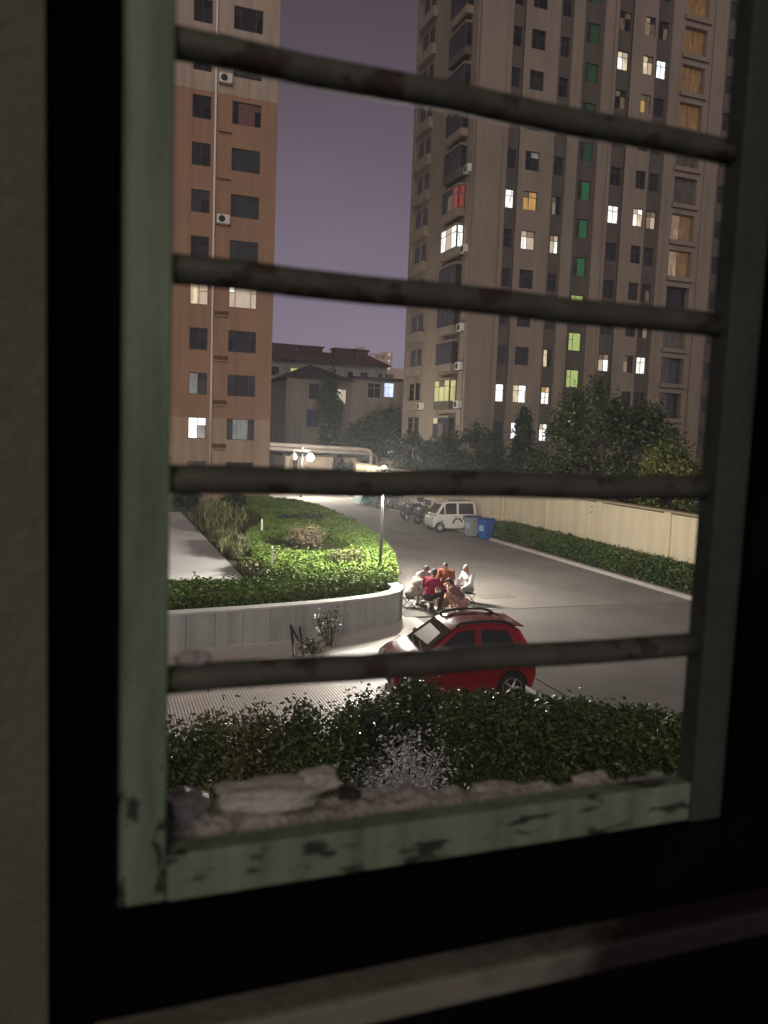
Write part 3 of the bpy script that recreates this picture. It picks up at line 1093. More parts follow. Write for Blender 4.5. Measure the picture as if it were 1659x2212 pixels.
# big rounded hedge bed with a ring shaped opening
main = [(5.6, 21.3), (7.3, 20.4), (7.95, 20.75)] + edge[1:8] + [(9.9, 47.6), (7.6, 47.9), (6.6, 45.0), (7.6, 40.0), (7.2, 35.0), (5.9, 32.5), (5.2, 29.0), (4.9, 25.0), (5.0, 22.4)]
poly_hedge('hedge', main, (7.4, 29.1, 1.75, 2.9), 0.1, 0.90, 120000, 16000, 0.043, L_bed, 'wide bright green clipped hedge filling the raised bed beside the lamp post', 'hedge', 'garden hedges', 11, 0.25, 0.06, 0.045)
poly_hedge('hedge', [(-4, 19.0), (2, 19.0), (4.5, 19.15), (6.2, 19.5), (7.1, 19.95), (6.4, 20.5), (4.6, 20.75), (2, 20.9), (-4, 20.9)], None, 0.5, 1.02, 22000, 14000, 0.05, L_hedge, 'low dark hedge strip directly behind the concrete planter wall', 'hedge', 'garden hedges', 12, 0.2, 0.06, 0.05)
poly_hedge('hedge', band([(19.2, 18.0), (19.2, 35.6)], 0.55), None, 0.09, 0.80, 26000, 26000, 0.05, L_hedge2, 'long dark green hedge at the foot of the yellow wall', 'hedge', None, 13, 0.2, 0.05, 0.05)
near = [(-2.5, 10.5), (1.0, 10.5), (3.2, 10.35), (4.8, 10.0), (6.0, 9.35), (7.2, 8.45), (8.3, 7.4)]
poly_hedge('hedge', band(near[3:], 0.48), None, 0.02, 1.24, 17000, 42000, 0.042, L_hedge2, 'clipped green hedge in front of the red car', 'hedge', None, 14, 0.12, 0.06, 0.07)


def shrub(name, loc, rx, ry, h, n, size, lm, label, cat, seed=1, group=None, stems=14, droop=0.0, spread=1.0, stem_mat=None, top_heavy=0.5, stem_r=0.012, aspect=0.5):
    r = np.random.default_rng(seed)
    root = empty(name, loc)
    tag(root, label, cat, group)
    sm_ = MB()
    clumps = []
    for k in range(stems):
        an = r.uniform(0, 6.283)
        rr = math.sqrt(r.random())
        ex, ey, ez = rx * rr * math.cos(an), ry * rr * math.sin(an), h * r.uniform(0.65, 1.05) * (1 - 0.25 * rr)
        p = [(ex * 0.25, ey * 0.25, 0), (ex * 0.5 + r.normal(0, .03), ey * 0.5 + r.normal(0, .03), ez * 0.5), (ex, ey, ez)]
        sm_.tube(p, [stem_r, stem_r * 0.8, stem_r * 0.35], 5)
        for j in range(3):
            t = r.uniform(1 - top_heavy, 1.0)
            clumps.append((ex * (0.3 + 0.7 * t) + r.normal(0, rx * .12), ey * (0.3 + 0.7 * t) + r.normal(0, ry * .12), ez * t))
    clumps = np.array(clumps)
    pk = clumps[r.integers(0, len(clumps), n)]
    sg = np.array([rx * 0.17, ry * 0.17, h * 0.10]) * spread
    PT = pk + r.normal(size=(n, 3)) * sg
    PT[:, 2] = np.maximum(PT[:, 2], 0.02)
    sm_.build('stem', stem_mat or M_bark, root)
    o_ = link('foliage', leaf_mesh('foliage', PT, size, r, aspect, 0.3, droop), lm, root)
    o_['kind'] = 'stuff'
    return root


# looser growth at the left end of the near bed
SH = 'loose shrubs below the window'
shrub('shrub', (0.6, 10.2, 0.02), 0.9, 0.7, 1.40, 5200, 0.042, L_hedge2, 'loose dark shrub below the window, at the left frame', 'shrub', 21, SH)
shrub('shrub', (1.8, 10.3, 0.02), 0.9, 0.7, 1.35, 4800, 0.042, L_olive, 'olive tinged loose shrub below the window, second from the left frame', 'shrub', 22, SH)
shrub('shrub', (2.9, 10.1, 0.02), 0.8, 0.6, 1.42, 5200, 0.042, L_hedge2, 'tall loose shrub below the window, left of the pale dry twigs', 'shrub', 23, SH)
shrub('shrub', (4.05, 10.2, 0.02), 0.8, 0.6, 1.42, 5600, 0.042, L_gloss, 'upright glossy shrub at the left end of the clipped hedge', 'shrub', 24, SH)
shrub('shrub', (4.25, 10.75, 0.02), 0.55, 0.45, 1.5, 5200, 0.04, L_gloss, 'tallest glossy shrub hiding the nose of the red car', 'shrub', 28, SH)
shrub('shrub', (2.2, 9.2, 0.02), 1.1, 0.6, 0.75, 6000, 0.042, L_hedge2, 'low dark shrub just above the broken window ledge', 'shrub', 25, SH)
shrub('shrub', (0.4, 9.2, 0.02), 0.9, 0.6, 0.8, 4000, 0.042, L_olive, 'low olive shrub above the left corner of the ledge', 'shrub', 26, SH)
pl_ = leafmat('leaf_lit_pale', (0.45, 0.44, 0.45), (0.8, 0.8, 0.82), 3, .5)  # near-white leaf and twig colours stand in for light at the hedge foot
pt_ = mat('twig_lit_pale', (0.6, 0.58, 0.57), (0.45, 0.43, 0.42), 9, .8)
shrub('dry_or_lit_shrub', (3.30, 9.30, 0.02), 0.50, 0.3, 0.70, 1100, 0.030, pl_, 'lower clump of leafless twigs, whitened as if lit, at the foot of the near hedge', 'shrub', 27, None, 22, 0.2, 2.2, pt_, 0.9, 0.009)
shrub('dry_or_lit_shrub', (3.95, 9.42, 0.02), 0.50, 0.3, 1.12, 1700, 0.030, pl_, 'taller clump of twigs and leaves, whitened as if lit, in front of the near hedge', 'shrub', 29, None, 26, 0.2, 2.0, pt_, 0.95, 0.009)
# garden bed plants
shrub('ornamental_grass', (4.9, 34.5, 0.5), 0.9, 1.3, 1.25, 9000, 0.20, L_grass, 'tall pale ornamental grass clump beside the garden path', 'grass clump', 31, None, 46, -2.2, 1.0, L_grass, 0.9, aspect=.09)
shrub('ornamental_grass', (4.6, 28.5, 0.5), 0.5, 1.8, 0.75, 9000, 0.14, L_grass, 'lower grassy clump between the path edge and the hedge ring', 'grass clump', 32, None, 40, -1.8, 1.0, L_grass, 0.9, aspect=.10)
shrub('ornamental_grass', (4.5, 24.3, 0.5), 0.3, 1.2, 0.5, 4000, 0.08, L_olive, 'short weedy clump at the near end of the path edge', 'grass clump', 33, None, 26, -0.5, 1.0, L_grass, 0.9)
shrub('dry_or_lit_shrub', (7.5, 29.3, 0.5), 0.62, 0.62, 0.95, 2600, 0.05, L_dry, 'round brown dried shrub inside the hedge ring', 'shrub', 34, None, 40, 0, 1.1, M_bark)
shrub('shrub', (7.5, 24.0, 0.6), 0.6, 0.5, 0.75, 1800, 0.05, L_olive, 'yellowish sprawling shrub on the hedge near the lamp post', 'shrub', 35, None, 20)
shrub('shrub', (4.6, 43.5, 0.5), 0.8, 0.8, 1.3, 2600, 0.08, L_tree2, 'dark rounded shrub at the far end of the path', 'shrub', 36, None, 20)
shrub('shrub', (7.0, 42.5, 0.5), 0.7, 0.9, 1.15, 2600, 0.08, L_tree2, 'dark rounded shrub behind the ornamental grass', 'shrub', 37, None, 20)
shrub('shrub', (8.9, 36.2, 0.5), 1.3, 0.6, 0.75, 2600, 0.08, L_tree2, 'dark low shrub in the middle of the hedge bed', 'shrub', 38, None, 20)
shrub('sapling', (5.2, 17.6, 0.0), 0.45, 0.2, 1.0, 170, 0.045, L_hedge2, 'thin dark sapling in front of the planter wall', 'sapling', 39, None, 9, 0, 1.2)
shrub('sapling', (4.6, 16.9, 0.0), 0.5, 0.3, 0.45, 170, 0.045, L_hedge2, 'small weedy sapling beside the leaning metal frame', 'sapling', 40, None, 9, 0, 1.2)


def tree(loc, h, rx, rz, n, size, lm, label, seed, trunk_r=0.12, base=0.3, group=None, conical=False, name='tree', nclump=60, fill=0.8):
    r = np.random.default_rng(seed)
    root = empty(name, loc)
    tag(root, label, 'tree', group)
    cz = h - rz
    tb = MB()
    bend = r.normal(0, .15, 2)
    tp = [(0, 0, -0.2), (bend[0] * .4, bend[1] * .4, h * .35), (bend[0], bend[1], h * .65), (bend[0] * 1.2, bend[1] * 1.2, h * .93)]
    tb.tube(tp, [trunk_r * 1.15, trunk_r * .8, trunk_r * .5, trunk_r * .12], 8)
    cl = []
    for k in range(nclump):
        d = r.normal(size=3)
        d /= np.linalg.norm(d)
        rad = r.uniform(0.45, 1.0) ** 0.6
        p = np.array([d[0] * rx * rad, d[1] * rx * rad, cz + d[2] * rz * rad])
        if conical:
            t = (p[2] - (h - 2 * rz)) / (2 * rz)
            p[:2] *= max(0.12, 1.25 * (1 - t))
        p[:2] *= r.uniform(0.8, 1.2)
        cl.append(p)
        if k % 4 == 0:
            z0 = max(0.3 * h, p[2] - 0.35 * math.hypot(p[0], p[1]) - 0.3)
            f = min(1, z0 / (h * .93))
            q = np.array([bend[0] * f, bend[1] * f, z0])
            mid = (q + p) / 2 + np.array([0, 0, .12])
            tb.tube([q, mid, p], [trunk_r * .35, trunk_r * .22, trunk_r * .06], 5)
    tb.build('trunk', M_bark, root, smooth=True)
    cl = np.array(cl)
    wgt = r.uniform(0.3, 1.7, len(cl))
    pk = r.choice(len(cl), n, p=wgt / wgt.sum())
    cs = r.uniform(0.10, 0.24, len(cl))[pk][:, None]
    PT = cl[pk] + r.normal(size=(n, 3)) * cs * np.array([rx, rx, rz * 0.8]) * fill
    PT = PT[PT[:, 2] > base]
    o_ = link('crown', leaf_mesh('crown', PT, size, r, 0.6, 0.2, 0.1), lm, root)
    return root


TG = 'trees behind the yellow wall'
tree((21.6, 38.0, 0), 6.6, 1.15, 2.9, 9000, 0.10, L_tree2, 'dark narrow conical tree behind the yellow wall, left of the big tree', 51, .1, .3, TG, True)
tree((22.5, 32.8, 0), 7.7, 2.1, 3.0, 9000, 0.095, L_tree, 'tallest spreading tree behind the yellow wall, before the green stair windows', 52, .16, .3, TG, nclump=48, fill=.95)
tree((24.6, 31.4, 0), 6.7, 1.7, 2.6, 6500, 0.095, L_tree, 'spreading tree right of the tallest tree behind the yellow wall', 53, .14, .3, TG)
tree((21.9, 26.4, 0), 5.0, 1.3, 1.7, 7500, 0.085, L_lime, 'yellow green leafy tree at the right end of the yellow wall', 54, .09, .3, TG)
tree((21.5, 29.4, 0), 3.9, 1.2, 1.5, 5500, 0.09, L_tree, 'low bushy tree peeping over the yellow wall between larger trees', 55, .07, .3, TG)
tree((21.6, 43.0, 0), 5.6, 1.6, 2.2, 8000, 0.10, L_tree2, 'broad dark tree behind the wall above the white van', 56, .1, .3, TG)
tree((21.4, 47.8, 0), 5.2, 1.7, 2.1, 8000, 0.10, L_tree2, 'dark tree behind the wall above the parked motorcycles', 57, .1, .3, TG)
tree((21.3, 53.0, 0), 5.0, 1.7, 2.0, 7000, 0.10, L_tree2, 'dark tree at the far end of the yellow wall', 58, .1, .3, TG)
tree((21.4, 35.0, 0), 4.3, 1.3, 1.7, 6000, 0.09, L_tree, 'low bushy tree behind the wall above the long hedge', 59, .07, .3, TG)
tree((21.5, 23.0, 0), 3.6, 1.0, 1.2, 4500, 0.08, L_tree2, 'low dark tree over the near end of the yellow wall', 60, .07, .3, TG)
TM = 'trees in front of the brown house'
tree((21.35, 75.0, 0), 10.8, 1.05, 4.6, 4500, 0.17, L_tree2, 'slim tall tree climbing past the roof of the brown house', 61, .15, .3, TM)
tree((24.6, 73.0, 0), 6.6, 2.2, 2.9, 7000, 0.16, L_tree2, 'rounded dark tree under the lit window of the brown house', 62, .15, .3, TM)
tree((27.6, 74.0, 0), 7.4, 2.4, 3.2, 8000, 0.16, L_tree2, 'broad dark tree at the right end of the brown house', 63, .15, .3, TM)
tree((29.8, 71.0, 0), 6.2, 2.3, 2.8, 7000, 0.16, L_tree2, 'dark tree between the brown house and the tower', 64, .15, .3, TM)
tree((22.4, 68.5, 0), 4.0, 1.8, 1.9, 5000, 0.15, L_tree2, 'low dark tree at the end of the pipe gantry', 65, .12, .2, TM)

shrub('creeper', (20.05, 33.0, 2.30), 0.25, 1.2, 0.55, 900, 0.06, L_olive, 'thin creeper hanging over the top of the yellow wall', 'creeper', 41, None, 14, 0.4, 1.0)

# ================================================================== STREET LAMPS
def globe_mat(on, st_):
    mt = bpy.data.materials.new('globe_lit' if on else 'globe_off')
    t, b = nodes_of(mt)
    b.inputs['Base Color'].default_value = (0.8, 0.8, 0.78, 1)
    b.inputs['Roughness'].default_value = 0.3
    if on:
        b.inputs['Emission Color'].default_value = (1.0, 0.93, 0.80, 1)
        b.inputs['Emission Strength'].default_value = st_
    return mt


def street_lamp(loc, h, ang, label, st_, r=0.17, flip=1, both=False):
    root = empty('street_lamp', loc, ang)
    tag(root, label, 'lamp', 'street lamps')
    p = MB()
    p.lathe([(0.11, 0), (0.11, 0.06), (0.06, 0.12), (0.05, 0.5), (0.042, h * .6), (0.035, h)], (0, 0, 0), 14)
    p.build('post', M_metal, root, smooth=True)
    f_ = MB()
    f_.ball((0, 0, h + .06), .07)
    f_.build('finial', M_lampw, root, smooth=True)
    a = MB()
    for s in (-1, 1):
        a.tube([(0, 0, h - .10), (s * .3, 0, h - .10), (s * .56, 0, h - .12), (s * .62, 0, h - .2), (s * .62, 0, h - .3)], .022, 8)
    a.build('arm', M_lampw, root, smooth=True)
    for s, on in ((flip, True), (-flip, both)):
        c = MB()
        c.lathe([(.05, 0), (.10, -.05), (.10, -.09)], (s * .62, 0, h - .28), 14)
        c.build('lamp_cap', M_lampw, root, smooth=True)
        g_ = MB()
        g_.ball((s * .62, 0, h - .36 - r), r, 20)
        g_.build('globe', globe_mat(on, st_), root, smooth=True)
    return root


street_lamp((8.43, 23.32, 0.5), 3.42, math.radians(-20), 'near street lamp on a black post rising from the hedge', 1600.0, both=True)  # unseen left globe lit as well, added to spread light over the garden
street_lamp((14.6, 58.5, 0.0), 3.6, math.radians(-20), 'far street lamp with two globes beside the orange block', 1500.0, 0.24)

# ================================================================== VEHICLES
def tyre_rim(root, x, y, z, r, w, spokes=5, rimmat=None):
    """wheel (hub disc) > tyre, rim, spokes; axle along y"""
    o_ = MB().lathe([(0.04, -w * .52), (r * .22, -w * .5), (r * .22, w * .5), (0.04, w * .52)], (0, 0, 0), 14, 'y').build('wheel', M_metal, root, smooth=True, loc=(x, y, z))
    MB().lathe([(r * .64, -w * .5), (r * .9, -w * .52), (r, -w * .3), (r, w * .3), (r * .9, w * .52), (r * .64, w * .5)], (0, 0, 0), 28, 'y').build('tyre', mat('rubber', (0.018, 0.018, 0.018), (0.028, 0.027, 0.026), 9, .85), o_, smooth=True)
    rm = rimmat or mat('alloy', (0.50, 0.50, 0.50), (0.38, 0.38, 0.38), 8, .35, .5, .6)
    MB().lathe([(r * .54, -w * .30), (r * .66, -w * .535), (r * .68, -w * .535), (r * .68, w * .535), (r * .66, w * .535), (r * .54, w * .30)], (0, 0, 0), 28, 'y').build('rim', rm, o_, smooth=True)
    sp = MB()
    for k in range(spokes):
        a = 2 * math.pi * k / spokes
        for s in (-1, 1):
            sp.tube([(0, s * w * .50, 0), (r * .6 * math.cos(a), s * w * .46, r * .6 * math.sin(a))], [r * .12, r * .07], 6)
    sp.build('spoke', rm, o_)
    return o_


def arc(cx, cz, r, a0, a1, n=9):
    return [(cx + r * math.cos(math.radians(a0 + (a1 - a0) * k / n)), cz + r * math.sin(math.radians(a0 + (a1 - a0) * k / n))) for k in range(n + 1)]


def hatchback(loc, rz):
    """x = 0 nose, x = 3.6 tail; near side is -y"""
    root = empty('parked_car', loc, rz)
    tag(root, 'red small hatchback with roof rails parked behind the near hedge', 'car')
    red = mat('red_paint', (0.24, 0.010, 0.014), (0.20, 0.008, 0.012), 2, .22, .5, clear=0.4)
    dark = mat('car_trim', (0.02, 0.02, 0.022), (0.03, 0.03, 0.03), 6, .5)
    gl = mat('car_glass', (0.012, 0.014, 0.015), (0.02, 0.02, 0.02), 2, .05, .5)
    HW = 0.79
    low = [(0.06, 0.30), (0.0, 0.42), (0.015, 0.56), (0.10, 0.70), (0.36, 0.82), (0.95, 0.955), (2.3, 0.985), (3.50, 1.00), (3.58, 0.82), (3.60, 0.55), (3.52, 0.28)]
    low += arc(3.06, 0.30, 0.36, 0, 180) + [(2.3, 0.21), (1.3, 0.21)] + [(0.66 + .52 * math.cos(math.pi * k / 10), 0.30 + .36 * math.sin(math.pi * k / 10)) for k in range(11)]
    MB().prism(low, -HW, HW, 'y').build('body', red, root, True, 0.07, 3)
    ub = MB()
    ub.box(0.3, 3.4, -HW + .1, HW - .1, 0.24, 0.66)
    ub.build('underbody', dark, root)
    hw = lambda z: HW - 0.045 - max(0, z - 0.95) * 0.30
    prof = [(0.98, 0.93), (1.72, 1.435), (2.05, 1.50), (2.6, 1.525), (3.02, 1.49), (3.24, 1.41), (3.50, 0.95)]
    n = len(prof)
    vs = [(x, -hw(z), z) for x, z in prof] + [(x, hw(z), z) for x, z in prof]
    fs = [tuple(range(n)), tuple(range(n, 2 * n))[::-1]] + [(i, i + n, i + 1 + n, i + 1) for i in range(n - 1)] + [(0, n - 1, 2 * n - 1, n)]
    MB().add(vs, fs).build('cabin', red, root, True, 0.06, 3)

    def pane(poly, s, nm, mt, off=0.012, th=0.01):
        b = MB()
        k = len(poly)
        b.add([(x, s * (hw(z) + off), z) for x, z in poly] + [(x, s * (hw(z) + off - th), z) for x, z in poly], [tuple(range(k)), tuple(range(k, 2 * k))[::-1]] + [(i, (i + 1) % k, (i + 1) % k + k, i + k) for i in range(k)])
        return b.build(nm, mt, root)
    for s in (-1, 1):
        pane([(1.22, 0.99), (1.80, 1.37), (2.19, 1.415), (2.17, 1.00)], s, 'window', gl)
        pane([(2.31, 1.005), (2.33, 1.42), (2.93, 1.395), (3.16, 1.03)], s, 'window', gl)
        pane([(1.05, 0.965), (1.06, 0.978), (3.3, 1.012), (3.3, 0.995)], s, 'window_trim', dark, .016, .012)
        # doors: thin raised seams, handles
        for x0 in (1.16, 2.24, 3.08):
            b = MB()
            b.box(x0, x0 + .012, s * (HW - .004) - .003, s * (HW - .004) + .003, .36, .93)
            b.build('door_seam', dark, root)
        for x0 in (1.98, 2.92):
            b = MB()
            b.box(x0, x0 + .17, s * (HW + .012) - .012, s * (HW + .012) + .012, .80, .835)
            b.build('door_handle', red, root, bevel=.008)
        b = MB()
        b.box(1.0, 2.62, s * (HW + .004) - .012, s * (HW + .004) + .012, .44, .49)
        b.build('rub_strip', red, root, bevel=.006)
        m_ = MB()
        m_.ball((1.30, s * (HW + .12), 1.02), .1, 12, (.55, 1, .75))
        m_.tube([(1.32, s * (HW - .06), .99), (1.31, s * (HW + .06), 1.01)], .025, 6)
        m_.build('mirror', red, root, True)
        rl = MB()
        y_ = s * 0.56
        rl.tube([(1.78, y_, 1.45), (1.86, y_, 1.525), (2.3, y_, 1.565), (2.78, y_, 1.56), (3.0, y_, 1.52), (3.1, y_, 1.45)], [.035, .03, .026, .026, .032, .04], 8)
        rl.build('roof_rail', dark, root, True)
        h_ = MB()
        h_.ball((.17, s * .60, .655), .17, 14, (.75, .85, .6))
        h_.build('headlight', mat('lamp_glass', (0.55, 0.55, 0.57), (0.4, 0.4, 0.42), 5, .08, .6), root, True)
        pane([(3.19, 1.36), (3.245, 1.385), (3.485, 1.02), (3.36, 1.0)], s, 'tail_light', mat('tail_red', (0.45, 0.03, 0.015), (0.38, 0.02, 0.01), 5, .12, .6), .014, .03)
    # windscreen, rear screen, roof panel, wipers, spoiler
    b = MB()
    dx, dz = -.012, .012
    b.add([(1.06 + dx, -.66, .985 + dz), (1.06 + dx, .66, .985 + dz), (1.66 + dx, .58, 1.395 + dz), (1.66 + dx, -.58, 1.395 + dz), (1.07, -.66, .98), (1.07, .66, .98), (1.67, .58, 1.39), (1.67, -.58, 1.39)], [(0, 1, 2, 3), (4, 7, 6, 5), (0, 4, 5, 1), (1, 5, 6, 2), (2, 6, 7, 3), (3, 7, 4, 0)])
    b.build('windscreen', mat('screen_glass', (0.015, 0.017, 0.017), (0.01, 0.01, 0.01), 2, .04, .5), root)
    b = MB()
    b.add([(1.20 + dx - .004, -.42, 1.085 + dz), (1.16 + dx - .004, .50, 1.055 + dz), (1.52 + dx - .004, .44, 1.30 + dz), (1.50 + dx - .004, -.36, 1.29 + dz), (1.21, -.42, 1.087), (1.17, .50, 1.057), (1.53, .44, 1.302), (1.51, -.36, 1.292)], [(0, 1, 2, 3), (4, 7, 6, 5), (0, 4, 5, 1), (1, 5, 6, 2), (2, 6, 7, 3), (3, 7, 4, 0)])
    b.build('pale_panel', mat('pale_panel_mat', (0.36, 0.36, 0.29), (0.28, 0.28, 0.22), 3, .5), root)  # pale plate over the middle of the windscreen
    b = MB()
    b.add([(3.285, -.54, 1.37), (3.285, .54, 1.37), (3.47, .62, 1.05), (3.47, -.62, 1.05), (3.265, -.54, 1.37), (3.265, .54, 1.37), (3.45, .62, 1.05), (3.45, -.62, 1.05)], [(0, 1, 2, 3), (4, 7, 6, 5), (0, 4, 5, 1), (1, 5, 6, 2), (2, 6, 7, 3), (3, 7, 4, 0)])
    b.build('rear_screen', gl, root)
    b = MB()
    b.add([(3.08, -.55, 1.485), (3.08, .55, 1.485), (3.38, .52, 1.455), (3.38, -.52, 1.455), (3.08, -.55, 1.46), (3.08, .55, 1.46), (3.38, .52, 1.435), (3.38, -.52, 1.435)], [(0, 1, 2, 3), (4, 7, 6, 5), (0, 4, 5, 1), (1, 5, 6, 2), (2, 6, 7, 3), (3, 7, 4, 0)])
    b.build('spoiler', red, root, bevel=.008)
    b = MB()
    for y0 in (-.5, .08):
        b.tube([(1.02, y0, .985), (1.12, y0 + .46, 1.055)], .009, 6)
    b.build('wiper', dark, root)
    b = MB()
    b.box(-.015, .05, -.55, .55, .34, .5)
    b.build('grille', dark, root, bevel=.01)
    b = MB()
    b.box(3.585, 3.605, -.26, .26, .62, .74)
    b.build('number_plate', mat('plate_blue', (0.02, 0.05, 0.25)), root)
    b = MB()
    b.tube([(2.95, .0, 1.51), (3.12, .0, 1.62)], .006, 6)
    b.build('aerial', dark, root)
    f = lambda x: .915 + (x - 1.04) * (.58 if x < 1.04 else .88)      # shorten the proportions to a city car
    for ch_ in root.children:
        for v_ in ch_.data.vertices: v_.co.x = f(v_.co.x)
    for x in (0.68, 3.06):
        for s in (-1, 1):
            tyre_rim(root, f(x) + (.01 if x < 1 else 0), s * (HW - .11), .29, .29, .19)
    root.scale = (.98, .98, .98)
    return root


hatchback((4.97, 14.15, -0.008), -.129)


def microvan(loc, rz):
    """small electric van, x = 0 nose"""
    root = empty('microvan', loc, rz)
    tag(root, 'small white electric van with dark swirl decals by the blue bins', 'van')
    wh = mat('van_white', (0.62, 0.62, 0.58), (0.52, 0.52, 0.48), 3, .35, .5)
    dark = MATS['car_trim']
    gl = MATS['car_glass']
    HW = .62
    low = [(0.13, .3), (0.10, .55), (.16, .80), (.36, .92), (2.62, .92), (2.66, .5), (2.6, .24)] + arc(2.2, .25, .30, 0, 180) + [(1.8, .20), (.9, .20)] + arc(.52, .25, .30, 0, 180)
    MB().prism(low, -HW, HW, 'y').build('body', wh, root, True, .05, 3)
    prof = [(.26, .90), (.66, 1.50), (.84, 1.60), (2.3, 1.62), (2.52, 1.56), (2.62, .90)]
    hw = lambda z: HW - .02 - max(0, z - .9) * .14
    n = len(prof)
    vs = [(x, -hw(z), z) for x, z in prof] + [(x, hw(z), z) for x, z in prof]
    fs = [tuple(range(n)), tuple(range(n, 2 * n))[::-1]] + [(i, i + n, i + 1 + n, i + 1) for i in range(n - 1)] + [(0, n - 1, 2 * n - 1, n)]
    MB().add(vs, fs).build('cabin', wh, root, True, .06, 3)
    for s in (-1, 1):
        for poly in ([(.42, .96), (.72, 1.40), (.74, .96)], [(.80, .96), (.80, 1.46), (.92, 1.52), (1.44, 1.52), (1.44, .96)], [(1.56, .96), (1.56, 1.52), (2.38, 1.52), (2.44, .96)]):
            k = len(poly)
            b = MB()
            b.add([(x, s * (hw(z) + .01), z) for x, z in poly] + [(x, s * (hw(z) - .004), z) for x, z in poly], [tuple(range(k)), tuple(range(k, 2 * k))[::-1]] + [(i, (i + 1) % k, (i + 1) % k + k, i + k) for i in range(k)])
            b.build('window', gl, root)
        b = MB()
        b.box(1.28, 1.44, s * (HW + .01) - .01, s * (HW + .01) + .01, .80, .83)
        b.build('door_handle', dark, root)
        b = MB()
        b.box(1.495, 1.507, s * HW - .003, s * HW + .003, .3, .92)
        b.build('door_seam', dark, root)
        m_ = MB()
        m_.ball((.62, s * (HW + .1), 1.02), .08, 10, (.5, .8, 1.1))
        m_.build('mirror', dark, root, True)
        m_ = MB()
        m_.ball((.17, s * .44, .70), .10, 12, (.6, 1, 1))
        m_.build('headlight', MATS['lamp_glass'], root, True)
        # swirl decals: thin curved plates
        for (cx, cz, r, a0, a1, w, mt) in ((1.48, .50, .26, 90, 190, .09, dark), (1.52, .50, .27, 10, 85, .10, mat('decal_maroon', (.12, .02, .04))), (1.95, .78, .17, 120, 260, .06, dark), (2.2, .80, .10, 0, 200, .035, dark), (.62, .56, .07, 0, 180, .04, dark)):
            b = MB()
            out = arc(cx, cz, r, a0, a1, 8)
            inn = arc(cx, cz, r - w, a1, a0, 8)
            b.prism(out + inn, s * (HW + .002), s * (HW + .006), 'y')
            b.build('decal', mt, root)
    b = MB()
    b.add([(.29, -.5, .98), (.29, .5, .98), (.60, .46, 1.45), (.60, -.46, 1.45), (.31, -.5, .97), (.31, .5, .97), (.62, .46, 1.44), (.62, -.46, 1.44)], [(0, 1, 2, 3), (4, 7, 6, 5), (0, 4, 5, 1), (1, 5, 6, 2), (2, 6, 7, 3), (3, 7, 4, 0)])
    b.build('windscreen', gl, root)
    b = MB()
    for y0 in (-.4, .4):
        b.tube([(1.0, y0, 1.66), (2.3, y0, 1.67)], .018, 6)
    b.build('roof_bar', M_metal, root)
    for x in (.52, 2.2):
        for s in (-1, 1):
            tyre_rim(root, x, s * (HW - .09), .25, .25, .15, 6)
    return root


microvan((16.35, 38.35, 0), 0)


def scooter(loc, rz, label, c):
    root = empty('motorcycle', loc, rz)
    tag(root, label, 'motorcycle', 'two wheelers parked along the kerb')
    body = mat('scooter_' + str(c), c, tuple(x * .7 for x in c), 4, .3, .5, clear=.5)
    dark = MATS['car_trim']
    for x in (0.25, 1.45):
        tyre_rim(root, x, 0, .25, .25, .10, 6)
    b = MB()
    b.prism([(.95, .30), (.80, .45), (.95, .72), (1.75, .80), (1.85, .66), (1.55, .42), (1.3, .34)], -.15, .15, 'y')
    b.build('tail_fairing', body, root, True, .05)
    b = MB()
    b.prism([(.30, .42), (.26, .72), (.38, 1.0), (.46, .98), (.52, .5), (.95, .36), (.95, .28), (.45, .30)], -.17, .17, 'y')
    b.build('front_shield', body, root, True, .04)
    b = MB()
    b.prism([(.88, .73), (.92, .80), (1.7, .86), (1.74, .80)], -.14, .14, 'y')
    b.build('seat', dark, root, True, .03)
    b = MB()
    b.tube([(.26, -.06, .25), (.42, -.06, .98)], .025, 6)
    b.tube([(.26, .06, .25), (.42, .06, .98)], .025, 6)
    b.build('fork', dark, root)
    b = MB()
    b.tube([(.55, -.34, 1.03), (.44, -.1, 1.05), (.44, .1, 1.05), (.55, .34, 1.03)], .018, 6)
    b.build('handlebar', dark, root, True)
    for s in (-1, 1):
        b = MB()
        b.tube([(.48, s * .24, 1.05), (.44, s * .30, 1.22)], .008, 5)
        b.ball((.43, s * .30, 1.26), .065, 10, (.3, 1, .7))
        b.build('mirror', MATS['alloy'], root, True)
    b = MB()
    b.ball((.30, 0, .88), .09, 12, (.6, 1, .9))
    b.build('headlight', MATS['lamp_glass'], root, True)
    b = MB()
    b.box(1.6, 1.95, -.19, .19, .90, 1.2)
    b.build('top_box', dark, root, bevel=.04)
    return root


for (u, v, a, l, c) in ((16.9, 41.4, .35, 'dark motorcycle nearest to the white van', (0.02, 0.022, 0.03)), (16.8, 42.9, .3, 'dark scooter second from the white van', (0.03, 0.03, 0.035)), (17.2, 44.4, .45, 'dark blue scooter third from the white van', (0.02, 0.03, 0.06)), (17.4, 48.6, .5, 'grey scooter right beside the teal covered car', (0.09, 0.09, 0.10)), (17.6, 50.0, .4, 'dark scooter right behind the lamp post, next to the teal cover', (0.03, 0.03, 0.03))):
    scooter((u, v, 0), a, l, c)

